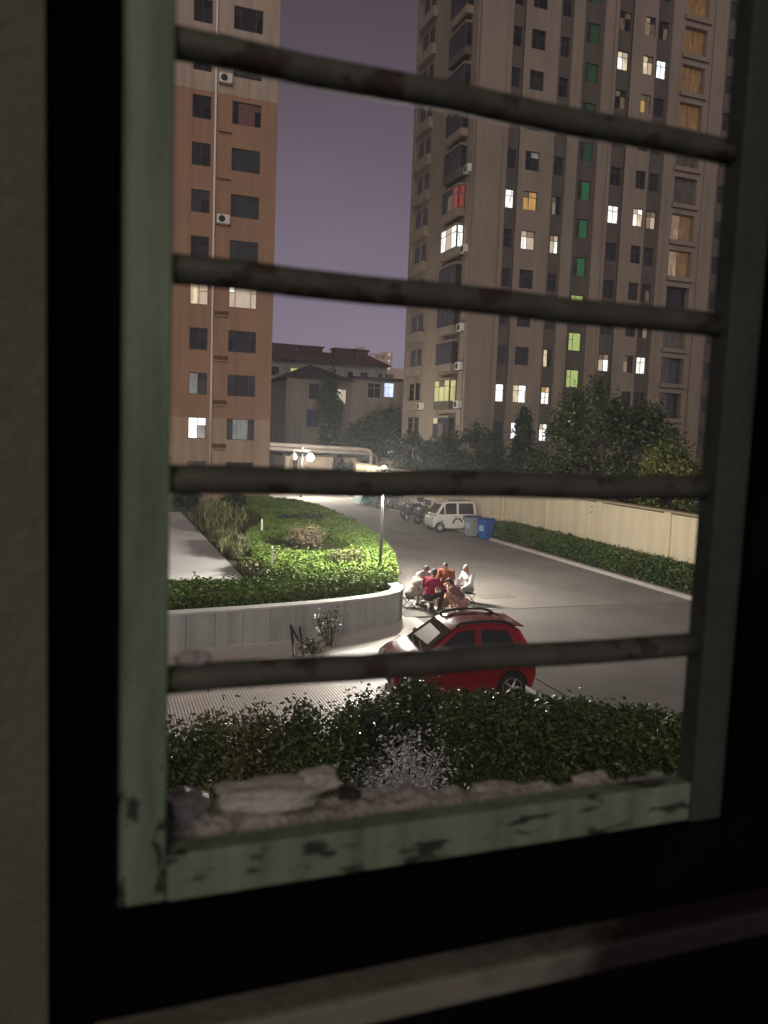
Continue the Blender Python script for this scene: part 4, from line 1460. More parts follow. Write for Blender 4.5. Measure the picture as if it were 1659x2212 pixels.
# small car under a teal cover
r = np.random.default_rng(5)
cv = empty('covered_car', (17.0, 52.6, 0), 0.15)
tag(cv, 'small vehicle under a teal cover parked by the far kerb', 'car')
b = MB()
NU, NV = 40, 24
vs = []
for i in range(NU + 1):
    for j in range(NV + 1):
        x = i / NU * 2.9
        t = j / NV * math.pi
        prof_h = 0.75 + 0.65 * max(0, math.sin(min(1, max(0, (x - .5) / 2.0)) * math.pi)) ** .5
        if x < .25: prof_h *= .25 + x * 3
        if x > 2.65: prof_h *= .25 + (2.9 - x) * 3
        y = -.72 * math.copysign(abs(math.cos(t)) ** .45, math.cos(t))
        z = prof_h * math.sin(t) ** .35 if 0 < j < NV else 0.0
        n_ = mnoise.noise((x * 3, y * 3, z * 3)) * .06 + mnoise.noise((x * 9, y * 2, z * 1.5)) * .03
        vs.append((x, y * (1 + n_), max(0.05, z * (1 + n_)) + (0.12 if j in (0, NV) else 0) * (1 + math.sin(x * 9))))
fs = [(i * (NV + 1) + j, (i + 1) * (NV + 1) + j, (i + 1) * (NV + 1) + j + 1, i * (NV + 1) + j + 1) for i in range(NU) for j in range(NV)]
b.add(vs, fs)
b.build('cover', mat('teal_cover', (0.03, 0.20, 0.19), (0.02, 0.13, 0.13), 5, .5, .4), cv, True)
for (x, z) in ((.75, .62), (1.15, .58)):
    b = MB()
    b.ball((x, -.76, z), .16, 10, (1, .12, .35))
    b.build('patch', mat('yellow_patch', (.6, .6, .10)), cv, True)
for x in (.6, 2.3):
    tyre_rim(cv, x, -.55, .26, .26, .16)


def wheelie_bin(loc, rz, label, c, lidc):
    root = empty('waste_bin', loc, rz)
    tag(root, label, 'bin', 'waste bins beside the van')
    bc = mat('bin_' + str(c), c, tuple(x * .75 for x in c), 3, .45, .4)
    lc = mat('bin_' + str(lidc), lidc, tuple(x * .75 for x in lidc), 3, .45, .4)
    b = MB()
    b.add([(-.22, -.26, .06), (.22, -.26, .06), (.22, .24, .06), (-.22, .24, .06), (-.28, -.34, .98), (.28, -.34, .98), (.28, .34, .98), (-.28, .34, .98)], [(0, 3, 2, 1), (4, 5, 6, 7), (0, 1, 5, 4), (1, 2, 6, 5), (2, 3, 7, 6), (3, 0, 4, 7)])
    b.build('tub', bc, root, bevel=.025)
    b = MB()
    b.box(-.31, .31, -.37, .37, .94, .99)
    b.build('rim', bc, root, bevel=.01)
    b = MB()
    b.prism([(-.36, .992), (-.36, 1.02), (-.1, 1.08), (.30, 1.08), (.36, 1.03), (.36, .992)], -.29, .29, 'x')
    b.build('lid', lc, root, bevel=.012)
    b = MB()
    b.tube([(-.24, .40, 1.0), (.24, .40, 1.0)], .018, 8)
    b.build('handle', lc, root)
    b = MB()
    b.box(-.13, .13, -.345, -.31, .45, .72)
    b.build('label_plate', mat('bin_sticker', (.30, .42, .55), (.24, .34, .46), 3, .5), root)
    for s in (-1, 1):
        MB().lathe([(.10, -.03), (.10, .03)], (0, 0, 0), 14, 'z').build('wheel', MATS['rubber'], root, True, loc=(s * .25, .24, .10)).rotation_euler = (0, math.pi / 2, 0)
    return root


wheelie_bin((18.05, 34.9, 0), -1.2, 'bright blue waste bin at the end of the long hedge', (0.03, 0.10, 0.34), (0.02, 0.07, 0.22))
wheelie_bin((17.85, 36.0, 0), -1.3, 'scuffed pale grey waste bin between the van and the blue bin', (0.26, 0.27, 0.29), (0.02, 0.06, 0.18))

# ================================================================== SMALL YARD THINGS
dg = empty('drain_grate', (8.55, 20.0, 0))
tag(dg, 'steel drain grate of parallel bars at the foot of the planter wall', 'drain')
b = MB()
b.box(-.5, 1.0, -.05, .78, 0.002, 0.008)
b.build('pit', M_slot, dg)
gme = MB().box(-.022, .022, 0, .76, .008, .026).mesh('bar')
for k in range(15):
    link('bar', gme, mat('grate_steel', (.24, .22, .20), (.16, .15, .14), 8, .6, .5, .3), dg, (-.44 + k * .098, -.03, 0))

fr = empty('leaning_frame', (4.25, 17.3, 0), -.2)
tag(fr, 'dark metal frame leaning by the planter wall over the ramp', 'metal frame')
b = MB()
b.tube([(-.05, .85, .40), (.0, -.50, .03)], .03, 8)
b.build('rail', M_metal, fr)
b = MB()
b.tube([(.16, .85, .0), (-.05, .85, .40)], .02, 8)
b.build('strut', M_metal, fr)
b = MB()
b.tube([(.16, .85, .36), (.20, -.45, .03)], .025, 8)
b.build('rail', M_metal, fr)
for (u, v, z, h, l) in ((5.05, 23.6, .5, .95, 'short white stake standing in the hedge near the path'), (6.35, 31.8, .5, .85, 'white stake at the back edge of the hedge ring')):
    s_ = MB()
    s_.box(-.03, .03, -.03, .03, 0, h)
    s_.add([(-.03, -.03, h), (.03, -.03, h), (.03, .03, h), (-.03, .03, h), (0, 0, h + .06)], [(0, 1, 4), (1, 2, 4), (2, 3, 4), (3, 0, 4)])
    tag(s_.build('stake', M_white, None, loc=(u, v, z)), l, 'stake', 'white stakes in the garden')

# ================================================================== PEOPLE
def remeshed(name, prims, voxel, mt, parent, smooth_it=4):
    """union of overlapping capsules and ellipsoids turned into one continuous skin"""
    mb = MB()
    for p in prims:
        if p[0] == 'c':
            _, a, b, ra, rb = p
            a, b = Vector(a), Vector(b)
            d = (b - a)
            L_ = d.length
            if L_ < 1e-6: continue
            d /= L_
            P_, R_ = [], []
            for k in range(5):
                t = math.pi / 2 * (1 - k / 4)
                P_.append(a - d * ra * math.sin(t))
                R_.append(max(1e-3, ra * math.cos(t)))
            for k in range(5):
                t = math.pi / 2 * k / 4
                P_.append(b + d * rb * math.sin(t))
                R_.append(max(1e-3, rb * math.cos(t)))
            mb.tube(P_, R_, 12)
        else:
            _, c, rad, rot = p
            t = MB().ball((0, 0, 0), 1.0, 16, rad)
            M_ = rot if rot is not None else Matrix.Identity(3)
            mb.add([tuple(Vector(c) + M_ @ Vector(q)) for q in t.v], t.f)
    me = mb.mesh('tmp')
    tmp = bpy.data.objects.new('tmp', me)
    COL.objects.link(tmp)
    md = tmp.modifiers.new('r', 'REMESH')
    md.mode = 'VOXEL'
    md.voxel_size = voxel
    md.use_smooth_shade = True
    sm_ = tmp.modifiers.new('s', 'SMOOTH')
    sm_.factor = 0.5
    sm_.iterations = smooth_it
    dg_ = bpy.context.evaluated_depsgraph_get()
    new = bpy.data.meshes.new_from_object(tmp.evaluated_get(dg_))
    bpy.data.objects.remove(tmp, do_unlink=True)
    new.materials.clear()
    new.polygons.foreach_set('use_smooth', [True] * len(new.polygons))
    return link(name, new, mt, parent)


def ik(a, t, l1, l2, hint):
    a, t, hint = Vector(a), Vector(t), Vector(hint)
    d = t - a
    L_ = min(d.length, (l1 + l2) * .995)
    d = d.normalized()
    t = a + d * L_
    x = (l1 * l1 - l2 * l2 + L_ * L_) / (2 * L_)
    h = math.sqrt(max(0, l1 * l1 - x * x))
    n_ = (hint - d * hint.dot(d)).normalized()
    return a + d * x + n_ * h, t


SKIN = mat('skin', (0.48, 0.27, 0.18), (0.42, 0.23, 0.15), 9, .55, .35)


def person(label, loc, face, shirt, trousers, hairc, hip=.36, lean=25, head_pitch=20, head_yaw=0, feet=((-.13, .36), (.13, .36)), hands=((-.10, .40, .52), (.10, .40, .52)), sleeve='short', bare_legs=False, long_hair=False, sc=1.0, bald=False, shoec=(0.05, 0.045, 0.04), collar=False, sit=True, dress=False):
    """seated or squatting figure, local +y is forward; loc = ground under the hips"""
    root = empty('person', loc, face)
    root.scale = (sc, sc, sc)
    tag(root, label, 'person', 'people sitting together on the road')
    le = math.radians(lean)
    Hp = Vector((0, 0, hip))
    sp = Vector((0, math.sin(le), math.cos(le)))
    waist, chest = Hp + sp * .16, Hp + sp * .36
    neck = Hp + sp * .50 + Vector((0, .015, 0))
    hp = math.radians(head_pitch)
    hy = math.radians(head_yaw)
    HR = Matrix.Rotation(hy, 3, 'Z') @ Matrix.Rotation(-hp, 3, 'X')
    hc = neck + Vector((0, .045, .055)) + HR @ Vector((0, .02, .09))
    skin, shirtp, trp, shoes = [], [], [], []
    R3 = Matrix.Rotation(-le, 3, 'X')
    # torso
    tor = lambda k: [('e', Hp + sp * .04, (.165 + k, .125 + k, .12 + k), R3), ('e', waist, (.15 + k, .11 + k, .14 + k), R3), ('e', chest, (.175 + k, .115 + k, .16 + k), R3), ('c', chest + sp * .10 + Vector((-.13, 0, 0)), chest + sp * .10 + Vector((.13, 0, 0)), .062 + k, .062 + k)]
    skin += tor(0)
    shirtp += tor(.016)
    skin.append(('c', neck - sp * .06, neck + Vector((0, .03, .06)), .055, .052))
    # head: skull, jaw, nose, ears
    skin += [('e', hc + HR @ Vector((0, -.01, .02)), (.074, .092, .095), HR), ('e', hc + HR @ Vector((0, .022, -.05)), (.058, .07, .07), HR), ('c', hc + HR @ Vector((0, .088, .01)), hc + HR @ Vector((0, .104, -.028)), .009, .014)]
    for s in (-1, 1):
        skin.append(('e', hc + HR @ Vector((s * .078, -.005, -.005)), (.012, .02, .032), HR))
    # arms
    for s, hd in zip((-1, 1), hands):
        sh_ = chest + sp * .10 + Vector((s * .19, 0, 0))
        el, ha = ik(sh_, hd, .27, .25, (s * .8, -.35, -.6))
        skin += [('c', sh_, el, .048, .040), ('c', el, ha, .040, .026)]
        k = .016
        if sleeve == 'short': shirtp.append(('c', sh_, sh_ + (el - sh_) * .72, .062 + k, .055 + k))
        elif sleeve == 'long':
            shirtp += [('c', sh_, el, .062 + k, .05 + k), ('c', el, el + (ha - el) * .82, .05 + k, .034 + k)]
        else: shirtp.append(('c', sh_, sh_ + (el - sh_) * .1, .06 + k, .06 + k))
        d = (ha - el).normalized()
        side_ = Vector((-s, 0, 0))
        side_ = (side_ - d * side_.dot(d)).normalized()
        pn = d.cross(side_) * (1 if s > 0 else -1)
        skin.append(('e', ha + d * .045, (.034, .034, .045), None))
        for f in range(4):
            o_ = side_ * (.027 - .018 * f)
            ln = (.034, .040, .037, .028)[f]
            b1 = ha + d * .078 + o_
            b2 = b1 + d * ln + pn * -.012
            skin += [('c', ha + d * .05 + o_, b1, .0105, .010), ('c', b1, b2, .010, .009), ('c', b2, b2 + d * ln * .5 - pn * .022, .009, .008)]
        th = ha + d * .02 + side_ * .03
        skin += [('c', th, th + side_ * .024 + d * .03, .012, .011), ('c', th + side_ * .024 + d * .03, th + side_ * .022 + d * .058 - pn * .01, .011, .009)]
    # legs
    for s, ft_ in zip((-1, 1), feet):
        hj = Hp + Vector((s * .09, .02, 0))
        an = Vector((ft_[0], ft_[1], .085))
        kn, an = ik(hj, an, .42, .42, (s * .25, .7, .8))
        skin += [('c', hj, kn, .080, .054), ('c', kn, kn + (an - kn) * .35, .054, .055), ('c', kn + (an - kn) * .35, an, .055, .036)]
        if not bare_legs: trp += [('c', hj, kn, .098, .072), ('c', kn, an - (an - kn) * .03, .072, .056)]
        else: trp += [('c', hj, hj + (kn - hj) * .72, .098, .088)]
        skin += [('c', an - Vector((0, .02, .03)), an + Vector((0, .12, -.052)), .036, .026)]
        shoes.append([('c', Vector((an.x, an.y - .045, .042)), Vector((an.x + s * .02, an.y + .15, .036)), .044, .036)])
    trp += [('e', Hp + sp * .0, (.19, .15, .135), R3)]
    if dress: trp += [('c', Hp + Vector((0, -.05, -.02)), Vector((0, .02, .14)), .17, .16)]
    body = remeshed('body', skin, .0105, SKIN, root, 2)
    remeshed('trousers', trp, .016, trousers, root)
    remeshed('shirt', shirtp, .015, shirt, root)
    for sh2 in shoes:
        remeshed('shoe', sh2, .012, mat('shoe_' + str(shoec), shoec), root, 2)
    # hair and face
    hm = mat('hair_' + str(hairc), hairc, tuple(x * .6 for x in hairc), 25, .6)
    hair = [('e', hc + HR @ Vector((0, -.022, .036)), (.082, .094, .092), HR), ('e', hc + HR @ Vector((0, -.05, -.01)), (.074, .062, .075), HR)]
    if long_hair: hair += [('e', hc + HR @ Vector((0, -.075, -.06)), (.07, .045, .08), HR), ('e', hc + HR @ Vector((0, .05, .07)), (.06, .04, .03), HR)]
    remeshed('hair', hair, .012, hm, root, 2)
    for s in (-1, 1):
        e_ = MB()
        e_.ball(tuple(hc + HR @ Vector((s * .03, .080, .008))), .011, 8, (1.2, .8, .7))
        e_.build('eye', M_slot, root, True)
    mo = MB()
    mo.ball(tuple(hc + HR @ Vector((0, .084, -.062))), .02, 8, (1, .35, .25))
    mo.build('mouth', mat('lips', (0.30, 0.11, 0.09)), root, True)
    if collar:
        c_ = MB()
        c_.lathe([(.075, 0), (.085, .04), (.07, .045)], tuple(neck - sp * .055), 14)
        c_.build('collar', shirt, root, True)
    return root


def stool(loc, rz, label, h, seatm):
    root = empty('folding_stool', loc, rz)
    tag(root, label, 'stool', 'low folding stools of the seated group')
    b = MB()
    b.box(-.17, .17, -.13, .13, h - .025, h)
    b.build('seat', seatm, root, bevel=.012)
    for s in (-1, 1):
        b = MB()
        b.tube([(s * .15, -.13, h - .03), (s * .15, .14, .012)], .012, 6)
        b.build('leg', M_metal, root)
        b = MB()
        b.tube([(s * .135, .13, h - .03), (s * .135, -.14, .012)], .012, 6)
        b.build('leg', M_metal, root)
    b = MB()
    b.tube([(-.15, .14, .014), (.15, .14, .014)], .012, 6)
    b.tube([(-.15, -.14, .014), (.15, -.14, .014)], .012, 6)
    b.build('foot_bar', M_metal, root)
    return root


cloth = lambda n, a, b=None, sc_=14: mat('cloth_' + n, a, b or tuple(x * .8 for x in a), sc_, .85, .2)
floral = cloth('floral', (0.50, 0.47, 0.40), (0.28, 0.27, 0.23), 45)
crimson = cloth('crimson', (0.26, 0.012, 0.045))
rust = cloth('rust', (0.20, 0.055, 0.028))
whitec = cloth('white', (0.74, 0.74, 0.74), (0.66, 0.66, 0.67))
mauve = cloth('mauve', (0.19, 0.085, 0.080))
lilac = cloth('lilac', (0.46, 0.42, 0.50))
dk = cloth('dark', (0.035, 0.032, 0.035))
beige = cloth('beige', (0.40, 0.34, 0.25))
greyt = cloth('grey', (0.28, 0.27, 0.27))
pinkt = cloth('pink', (0.36, 0.20, 0.19))
CX_, CY_ = 9.62, 21.36


def towards(u, v, du=0.0):
    return math.atan2(CY_ - v, CX_ - u) - math.pi / 2 + du


people = [
    # label, u, v, hip, lean, pitch, yaw ...
    dict(label='person in a pale floral suit on a folding stool at the left', u=8.62, v=21.22, shirt=floral, trousers=cloth('floral2', (0.42, 0.40, 0.34), (0.25, 0.24, 0.21), 45), hairc=(0.30, 0.29, 0.29), hip=.40, lean=34, head_pitch=30, sleeve='long', stool=(.30, dk), hands=((-.06, .50, .50), (.12, .50, .50))),
    dict(label='person with dark hair and a pale lilac top at the back left', u=9.38, v=22.34, shirt=lilac, trousers=dk, hairc=(0.05, 0.038, 0.032), hip=.38, lean=24, head_pitch=34, stool=(.28, dk), long_hair=True),
    dict(label='person in a crimson top seen from behind on a white stool', u=8.93, v=20.56, shirt=crimson, trousers=dk, hairc=(0.10, 0.095, 0.095), hip=.43, lean=16, head_pitch=26, sleeve='long', stool=(.33, M_white), hands=((-.20, .42, .50), (.30, .40, .56)), sc=1.04),
    dict(label='person in a rust orange shirt facing the window', u=10.14, v=22.0, shirt=rust, trousers=beige, hairc=(0.07, 0.065, 0.06), hip=.44, lean=15, head_pitch=32, stool=(.34, dk), hands=((-.08, .36, .55), (.08, .36, .50)), feet=((-.16, .50), (.12, .46)), collar=True, sc=1.02),
    dict(label='dark haired person in a mauve dress squatting at the right', u=9.98, v=20.52, shirt=mauve, trousers=pinkt, hairc=(0.028, 0.02, 0.018), hip=.27, lean=38, head_pitch=30, sleeve='none', stool=None, bare_legs=True, long_hair=True, hands=((-.06, .56, .42), (.08, .52, .40)), feet=((-.12, .26), (.12, .28)), dress=True, shoec=(0.45, 0.40, 0.36)),
    dict(label='grey haired person in a white shirt at the far right', u=10.66, v=21.52, shirt=whitec, trousers=greyt, hairc=(0.42, 0.41, 0.41), hip=.42, lean=8, head_pitch=12, sleeve='long', stool=(.32, dk), collar=True, hands=((-.14, .36, .50), (.14, .34, .48))),
]
turn = {0: .0, 2: -.25, 4: .35, 5: .15}
for i, p in enumerate(people):
    u, v = p.pop('u'), p.pop('v')
    stl = p.pop('stool')
    a = towards(u, v, turn.get(i, 0))
    lab = p.pop('label')
    person(lab, (u, v, 0.0), a, **p)
    if stl:
        nm = ('dark folding stool under the person in floral clothes', 'dark folding stool under the person in lilac', 'white topped folding stool under the person in crimson', 'dark folding stool under the person in rust orange', '', 'dark folding stool under the person in white')[i]
        stool((u, v, 0), a, nm, stl[0] * (1.04 if i == 2 else 1.0) - .02, mat('stool_web', (.05, .035, .03)) if stl[1] is dk else stl[1])
# a low carton between them and a paper fan
ct = empty('carton_box', (9.62, 21.36, 0), .3)
tag(ct, 'low brown carton in the middle of the seated group', 'box')
b = MB()
b.box(-.22, .22, -.18, .18, 0, .30)
b.build('carton', mat('cardboard', (.32, .22, .13), (.26, .18, .10), 6, .9), ct, bevel=.006)
b = MB()
for k in range(2):
    b.add([(-.22, -.18, .30), (.22, -.18, .30), (.24, -.30, .27), (-.24, -.30, .27)] if k == 0 else [(-.22, .18, .30), (.22, .18, .30), (.24, .30, .26), (-.24, .30, .26)], [(0, 1, 2, 3)])
b.build('flap', MATS['cardboard'], ct)
fn = empty('hand_fan', (9.36, 20.80, .56), .6)
tag(fn, 'pale hand fan held by the person in crimson', 'fan')
b = MB()
b.prism([(.0, .02)] + arc(0, .12, .12, -60, 240, 14) + [(0, .02)][:0], -.002, .002, 'y')
b.build('leaf', mat('fan_paper', (.70, .68, .62)), fn)
b = MB()
b.tube([(0, 0, -.12), (0, 0, .03)], .008, 6)
b.build('handle', mat('fan_handle', (.35, .2, .1)), fn)

# ================================================================== THE WINDOW THE PICTURE IS TAKEN FROM
WV = 0.52
M_green = mat('green_paint', (0.165, 0.225, 0.150), (0.070, 0.095, 0.062), 34, .6, .35, bump=.12, bscale=160, detail=7, contrast=.2, stretch=(1, 1, .14))
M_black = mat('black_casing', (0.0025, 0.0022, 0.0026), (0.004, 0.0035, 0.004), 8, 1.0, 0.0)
M_wallin = mat('olive_wall', (0.105, 0.106, 0.072), (0.075, 0.076, 0.05), 9, .9, .2, bump=.3, bscale=120)
M_bar = mat('bar_paint', (0.075, 0.082, 0.064), (0.036, 0.036, 0.028), 26, .6, .3, bump=.10, bscale=260)
M_jambd = mat('jamb_green_shaded', (0.040, 0.050, 0.037), (0.024, 0.028, 0.021), 16, .7, .3, bump=.2, bscale=160)  # frame green darkened: shade of the dimmer right side put into the colour
M_sillw = mat('mottled_sill', (0.20, 0.19, 0.15), (0.09, 0.08, 0.065), 3.2, .7, .3, detail=6, contrast=.12, bump=.15, bscale=120)
M_mort = mat('crumbled_mortar', (0.46, 0.44, 0.42), (0.20, 0.185, 0.17), 40, .95, .2, bump=.6, bscale=180)


def worn(name, base, spots, th=.66, sc_=(38, 38, 20), low=None):
    """green paint with chipped dark spots"""
    mt = base.copy()
    mt.name = name
    t = mt.node_tree
    b = t.nodes['Principled BSDF']
    src = b.inputs['Base Color'].links[0].from_socket
    co = t.nodes.new('ShaderNodeTexCoord')
    mp = t.nodes.new('ShaderNodeMapping')
    mp.inputs['Scale'].default_value = sc_
    nz = t.nodes.new('ShaderNodeTexNoise')
    nz.inputs['Scale'].default_value = 1.0
    nz.inputs['Detail'].default_value = 4
    nz.inputs['Roughness'].default_value = .55
    mr = t.nodes.new('ShaderNodeMapRange')
    mr.inputs[1].default_value = th
    mr.inputs[2].default_value = th + .05
    mx = t.nodes.new('ShaderNodeMix')
    mx.data_type = 'RGBA'
    mx.inputs[7].default_value = (*spots, 1)
    t.links.new(co.outputs['Object'], mp.inputs[0])
    t.links.new(mp.outputs[0], nz.inputs[0])
    val = nz.outputs[0]
    if low:                                            # damp rot: more chips near the foot of the post
        sp_ = t.nodes.new('ShaderNodeSeparateXYZ')
        t.links.new(co.outputs['Object'], sp_.inputs[0])
        lr = t.nodes.new('ShaderNodeMapRange')
        lr.inputs[1].default_value = low[0]
        lr.inputs[2].default_value = low[1]
        lr.inputs[3].default_value = .08
        lr.inputs[4].default_value = -.14
        t.links.new(sp_.outputs['Z'], lr.inputs[0])
        ad_ = t.nodes.new('ShaderNodeMath')
        ad_.operation = 'ADD'
        t.links.new(val, ad_.inputs[0])
        t.links.new(lr.outputs[0], ad_.inputs[1])
        val = ad_.outputs[0]
    t.links.new(val, mr.inputs[0])
    t.links.new(mr.outputs[0], mx.inputs[0])
    t.links.new(src, mx.inputs[6])
    t.links.new(mx.outputs[2], b.inputs['Base Color'])
    return mt


def light_fade(name, paint, dim_tone):
    """painted light patch: pale tone fading to near black towards +x, with a ragged limit"""
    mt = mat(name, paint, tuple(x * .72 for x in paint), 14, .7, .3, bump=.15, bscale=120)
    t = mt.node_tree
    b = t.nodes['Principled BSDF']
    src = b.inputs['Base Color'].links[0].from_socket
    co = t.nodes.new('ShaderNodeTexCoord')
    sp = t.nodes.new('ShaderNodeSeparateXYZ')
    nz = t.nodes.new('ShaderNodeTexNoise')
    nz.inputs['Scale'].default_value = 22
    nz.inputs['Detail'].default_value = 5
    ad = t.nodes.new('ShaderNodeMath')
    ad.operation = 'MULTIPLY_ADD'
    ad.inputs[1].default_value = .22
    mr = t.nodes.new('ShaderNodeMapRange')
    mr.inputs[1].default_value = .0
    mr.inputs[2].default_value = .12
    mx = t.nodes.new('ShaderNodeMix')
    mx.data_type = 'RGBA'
    mx.inputs[7].default_value = (*dim_tone, 1)
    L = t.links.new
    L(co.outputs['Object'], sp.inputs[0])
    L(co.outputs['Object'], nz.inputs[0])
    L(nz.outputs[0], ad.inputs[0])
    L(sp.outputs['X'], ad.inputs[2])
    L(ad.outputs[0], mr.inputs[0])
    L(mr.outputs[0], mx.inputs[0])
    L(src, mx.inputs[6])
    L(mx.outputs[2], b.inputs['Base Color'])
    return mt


M_greenw = worn('green_paint_chipped', M_green, (0.022, 0.024, 0.018), .60, (70, 70, 30), (0.0, .22))
M_greenr = worn('green_rail_chipped', M_green, (0.022, 0.024, 0.018), .575, (26, 60, 110))
M_barw = worn('bar_rusty', M_bar, (0.030, 0.020, 0.013), .56, (34, 50, 50))
win = empty('barred_window', (0.25, WV, 4.7))
tag(win, 'old green painted window frame with four horizontal security bars', 'window')


def wpart(nm, mt, *boxes, bevel=.002):
    b = MB()
    for x0, x1, y0, y1, z0, z1 in boxes:
        b.box(x0 - .25, x1 - .25, y0 - WV, y1 - WV, z0 - 4.7, z1 - 4.7)
    return b.build(nm, mt, win, bevel=bevel, seg=3)


wpart('stile', M_greenw, (0.014, 0.045, .520, .60, 4.684, 5.46))
wpart('stile', M_jambd, (0.4775, 0.510, .520, .541, 4.672, 5.46))
wpart('bottom_rail', M_greenr, (0.0455, 0.477, .5215, .541, 4.682, 4.715))
wpart('bottom_lip', M_greenw, (0.0455, 0.477, .5415, .552, 4.68, 4.7085))
wpart('top_rail', M_green, (0.0455, 0.477, .5215, .541, 5.42, 5.46))
for z in (5.2345, 5.0985, 4.9650, 4.8315):
    b = MB()
    ns = [(0.03 + k * .0505, .535 + .0006 * math.sin(k * 2.1 + z * 9), z + .0007 * math.sin(k * 1.7 + z * 5)) for k in range(10)]
    b.tube([(x - .25, y - WV, zz - 4.7) for x, y, zz in ns], .0098, 16)
    b.build('security_bar', M_barw, win, smooth=True)
b = MB()
b.ball((.062 - .25, .532 - WV, 4.846 - 4.7), .008, 10, (1.6, .8, .7))
b.build('weld_blob', M_mort, win, smooth=True)

# dark inner casing, wall and sill
cs = empty('window_casing', (0.25, .5, 4.6))
tag(cs, 'black inner casing around the barred window', 'casing')


def cpart(nm, mt, x0, x1, y0, y1, z0, z1, bevel=.003):
    b = MB()
    b.box(x0 - .25, x1 - .25, y0 - .5, y1 - .5, z0 - 4.6, z1 - 4.6)
    return b.build(nm, mt, cs, bevel=bevel)


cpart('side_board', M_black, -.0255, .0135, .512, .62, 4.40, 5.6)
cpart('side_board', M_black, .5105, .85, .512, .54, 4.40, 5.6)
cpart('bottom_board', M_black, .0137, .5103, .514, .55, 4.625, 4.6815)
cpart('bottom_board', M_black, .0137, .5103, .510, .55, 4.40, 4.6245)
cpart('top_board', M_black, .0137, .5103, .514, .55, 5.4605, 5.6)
b = MB()
b.add([(-.9, .5, 3.6), (-.0265, .5, 3.6), (-.0265, .5, 6.4), (-.9, .5, 6.4), (-.9, .72, 3.6), (-.0265, .72, 3.6), (-.0265, .72, 6.4), (-.9, .72, 6.4)], [(0, 1, 2, 3), (4, 7, 6, 5), (0, 4, 5, 1), (1, 5, 6, 2), (2, 6, 7, 3), (3, 7, 4, 0)])
tag(b.build('wall_left', M_wallin), kind='structure')
b = MB()
b.box(-.0260, 1.6, .625, .72, 3.6, 4.60)
b.box(-.0260, 1.6, .625, .72, 5.47, 6.4)
b.box(.70, 1.6, .6251, .7199, 4.601, 5.469)
tag(b.build('wall_outer', mat('outer_wall', (.3, .27, .24), (.2, .18, .16), 5, .9)), kind='structure')
M_sillw = light_fade('sill_light_fade', (0.15, 0.148, 0.12), (0.010, 0.007, 0.006))  # pale left and dark right stand in for light fading along the sill
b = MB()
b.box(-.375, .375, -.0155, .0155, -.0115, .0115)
tag(b.build('window_sill', M_sillw, None, bevel=.004, loc=(.375, .4935, 4.607)), 'window sill edge under the black casing, with a painted light patch fading to the right', 'sill')

# crumbled ledge outside the bars and the rubble lying on it
lg = MB()
r = np.random.default_rng(9)
NX, NY = 90, 12
vs = []
for i in range(NX + 1):
    for j in range(NY + 1):
        x = .046 + .444 * i / NX
        yb = .604 - .047 * i / NX + .006 * mnoise.noise((x * 40, 0, 7))
        y = .5525 + (yb - .5525) * j / NY
        zz = 4.706 + .010 * mnoise.noise((x * 18, y * 18, 0)) + .006 * mnoise.noise((x * 60, y * 60, 3)) + .004 * mnoise.noise((x * 140, y * 140, 5)) + .010 * (1 - i / NX)
        if j == 0: zz = 4.70
        if j == NY: zz = 4.69
        vs.append((x, y, zz))
lg.add(vs, [(i * (NY + 1) + j, (i + 1) * (NY + 1) + j, (i + 1) * (NY + 1) + j + 1, i * (NY + 1) + j + 1) for i in range(NX) for j in range(NY)])
tag(lg.build('outer_ledge', M_mort, None, smooth=True), 'crumbling mortar ledge outside the window bars', 'ledge')


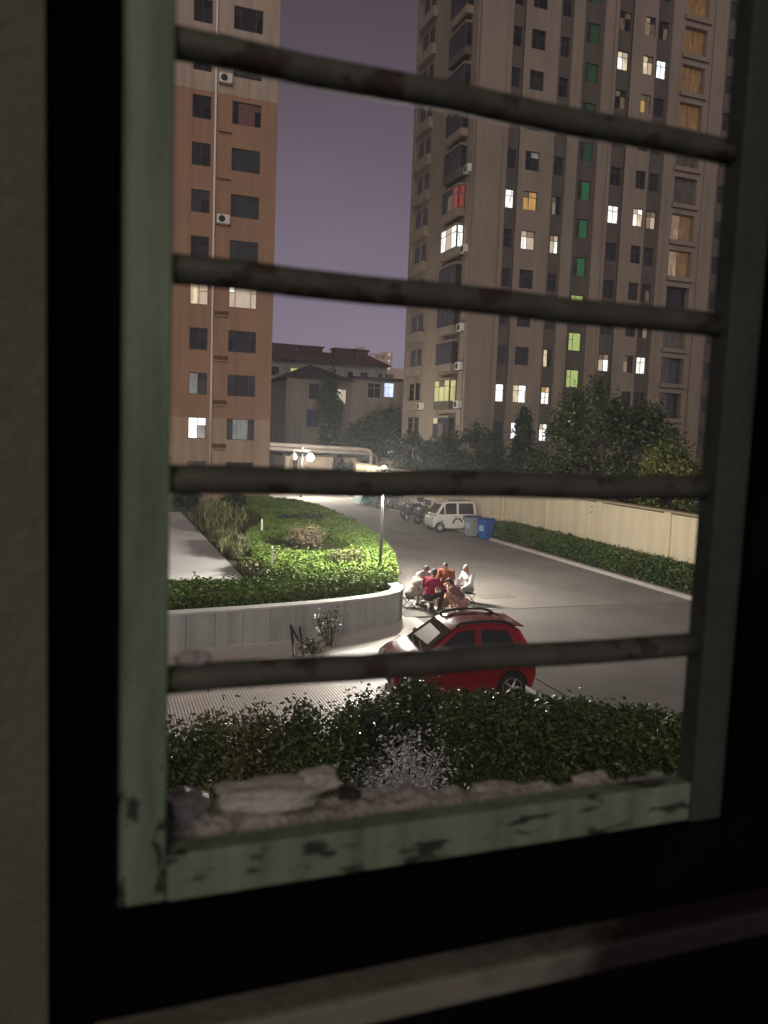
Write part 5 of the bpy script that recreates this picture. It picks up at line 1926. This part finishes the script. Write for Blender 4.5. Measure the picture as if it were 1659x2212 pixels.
def chunk(x, y, z, sx_, sy_, sz_, seed, rz, mt, label, cat='rubble', name='mortar_chunk'):
    rr_ = random.Random(seed)
    bm = bmesh.new()
    bmesh.ops.create_icosphere(bm, subdivisions=3, radius=1)
    for v_ in bm.verts:
        p = v_.co.copy()
        k = max(abs(p.x), abs(p.y), abs(p.z))
        p = p / (k ** .93)
        n_ = 1 + .28 * mnoise.noise(p * 1.6 + Vector((seed, 0, 0))) + .12 * mnoise.noise(p * 4 + Vector((0, seed, 0)))
        v_.co = Vector((p.x * sx_ * n_, p.y * sy_ * n_, p.z * sz_ * n_))
    me = bpy.data.meshes.new(name)
    bm.to_mesh(me)
    bm.free()
    o_ = link(name, me, mt, None, (x, y, z), rz)
    tag(o_, label, cat, 'rubble on the window ledge')
    return o_


M_plas = mat('plaster_chunk', (0.46, 0.45, 0.41), (0.33, 0.32, 0.28), 60, .9, bump=.4, bscale=200)
chunk(.122, .578, 4.722, .036, .014, .009, 3, -.08, M_plas, 'broad flat plaster slab lying on the ledge', name='plaster_slab')
chunk(.166, .585, 4.726, .014, .008, .008, 4, .3, M_plas, 'smaller plaster lump against the right end of the slab')
chunk(.096, .566, 4.712, .012, .008, .005, 6, .6, M_mort, 'rough lump at the left end of the plaster slab')
chunk(.190, .578, 4.714, .008, .007, .006, 8, .1, M_slot, 'small dark lump right of the plaster slab')
chunk(.235, .572, 4.710, .022, .006, .004, 10, .1, M_mort, 'low flat lump in the middle of the ledge')
chunk(.315, .568, 4.709, .018, .006, .004, 12, -.2, M_mort, 'low lump right of the middle of the ledge')
chunk(.405, .562, 4.708, .018, .005, .005, 14, .2, M_plas, 'pale lump near the right end of the ledge')
chunk(.063, .580, 4.717, .015, .013, .012, 15, .4, mat('clear_plastic', (.30, .31, .28), (.12, .12, .11), 45, .18, .7), 'crumpled shiny plastic in the left corner of the ledge', 'plastic', 'crumpled_plastic')

# ------------------------------------------------------------------ night haze that glows round the lamps
hz_ = MB()
hz_.box(-156, 266, -19, 426, -1.7, 47.5)
hm_ = bpy.data.materials.new('night_haze')
hm_.use_nodes = True
ht = hm_.node_tree
ht.nodes.clear()
ho = ht.nodes.new('ShaderNodeOutputMaterial')
hv = ht.nodes.new('ShaderNodeVolumePrincipled')
hv.inputs['Color'].default_value = (0.85, 0.88, 0.95, 1)
hv.inputs['Density'].default_value = 0.0011
hv.inputs['Anisotropy'].default_value = 0.5
ht.links.new(hv.outputs[0], ho.inputs['Volume'])
tag(hz_.build('haze', hm_), 'thin pale night haze in the air between the buildings', 'haze', kind='stuff')
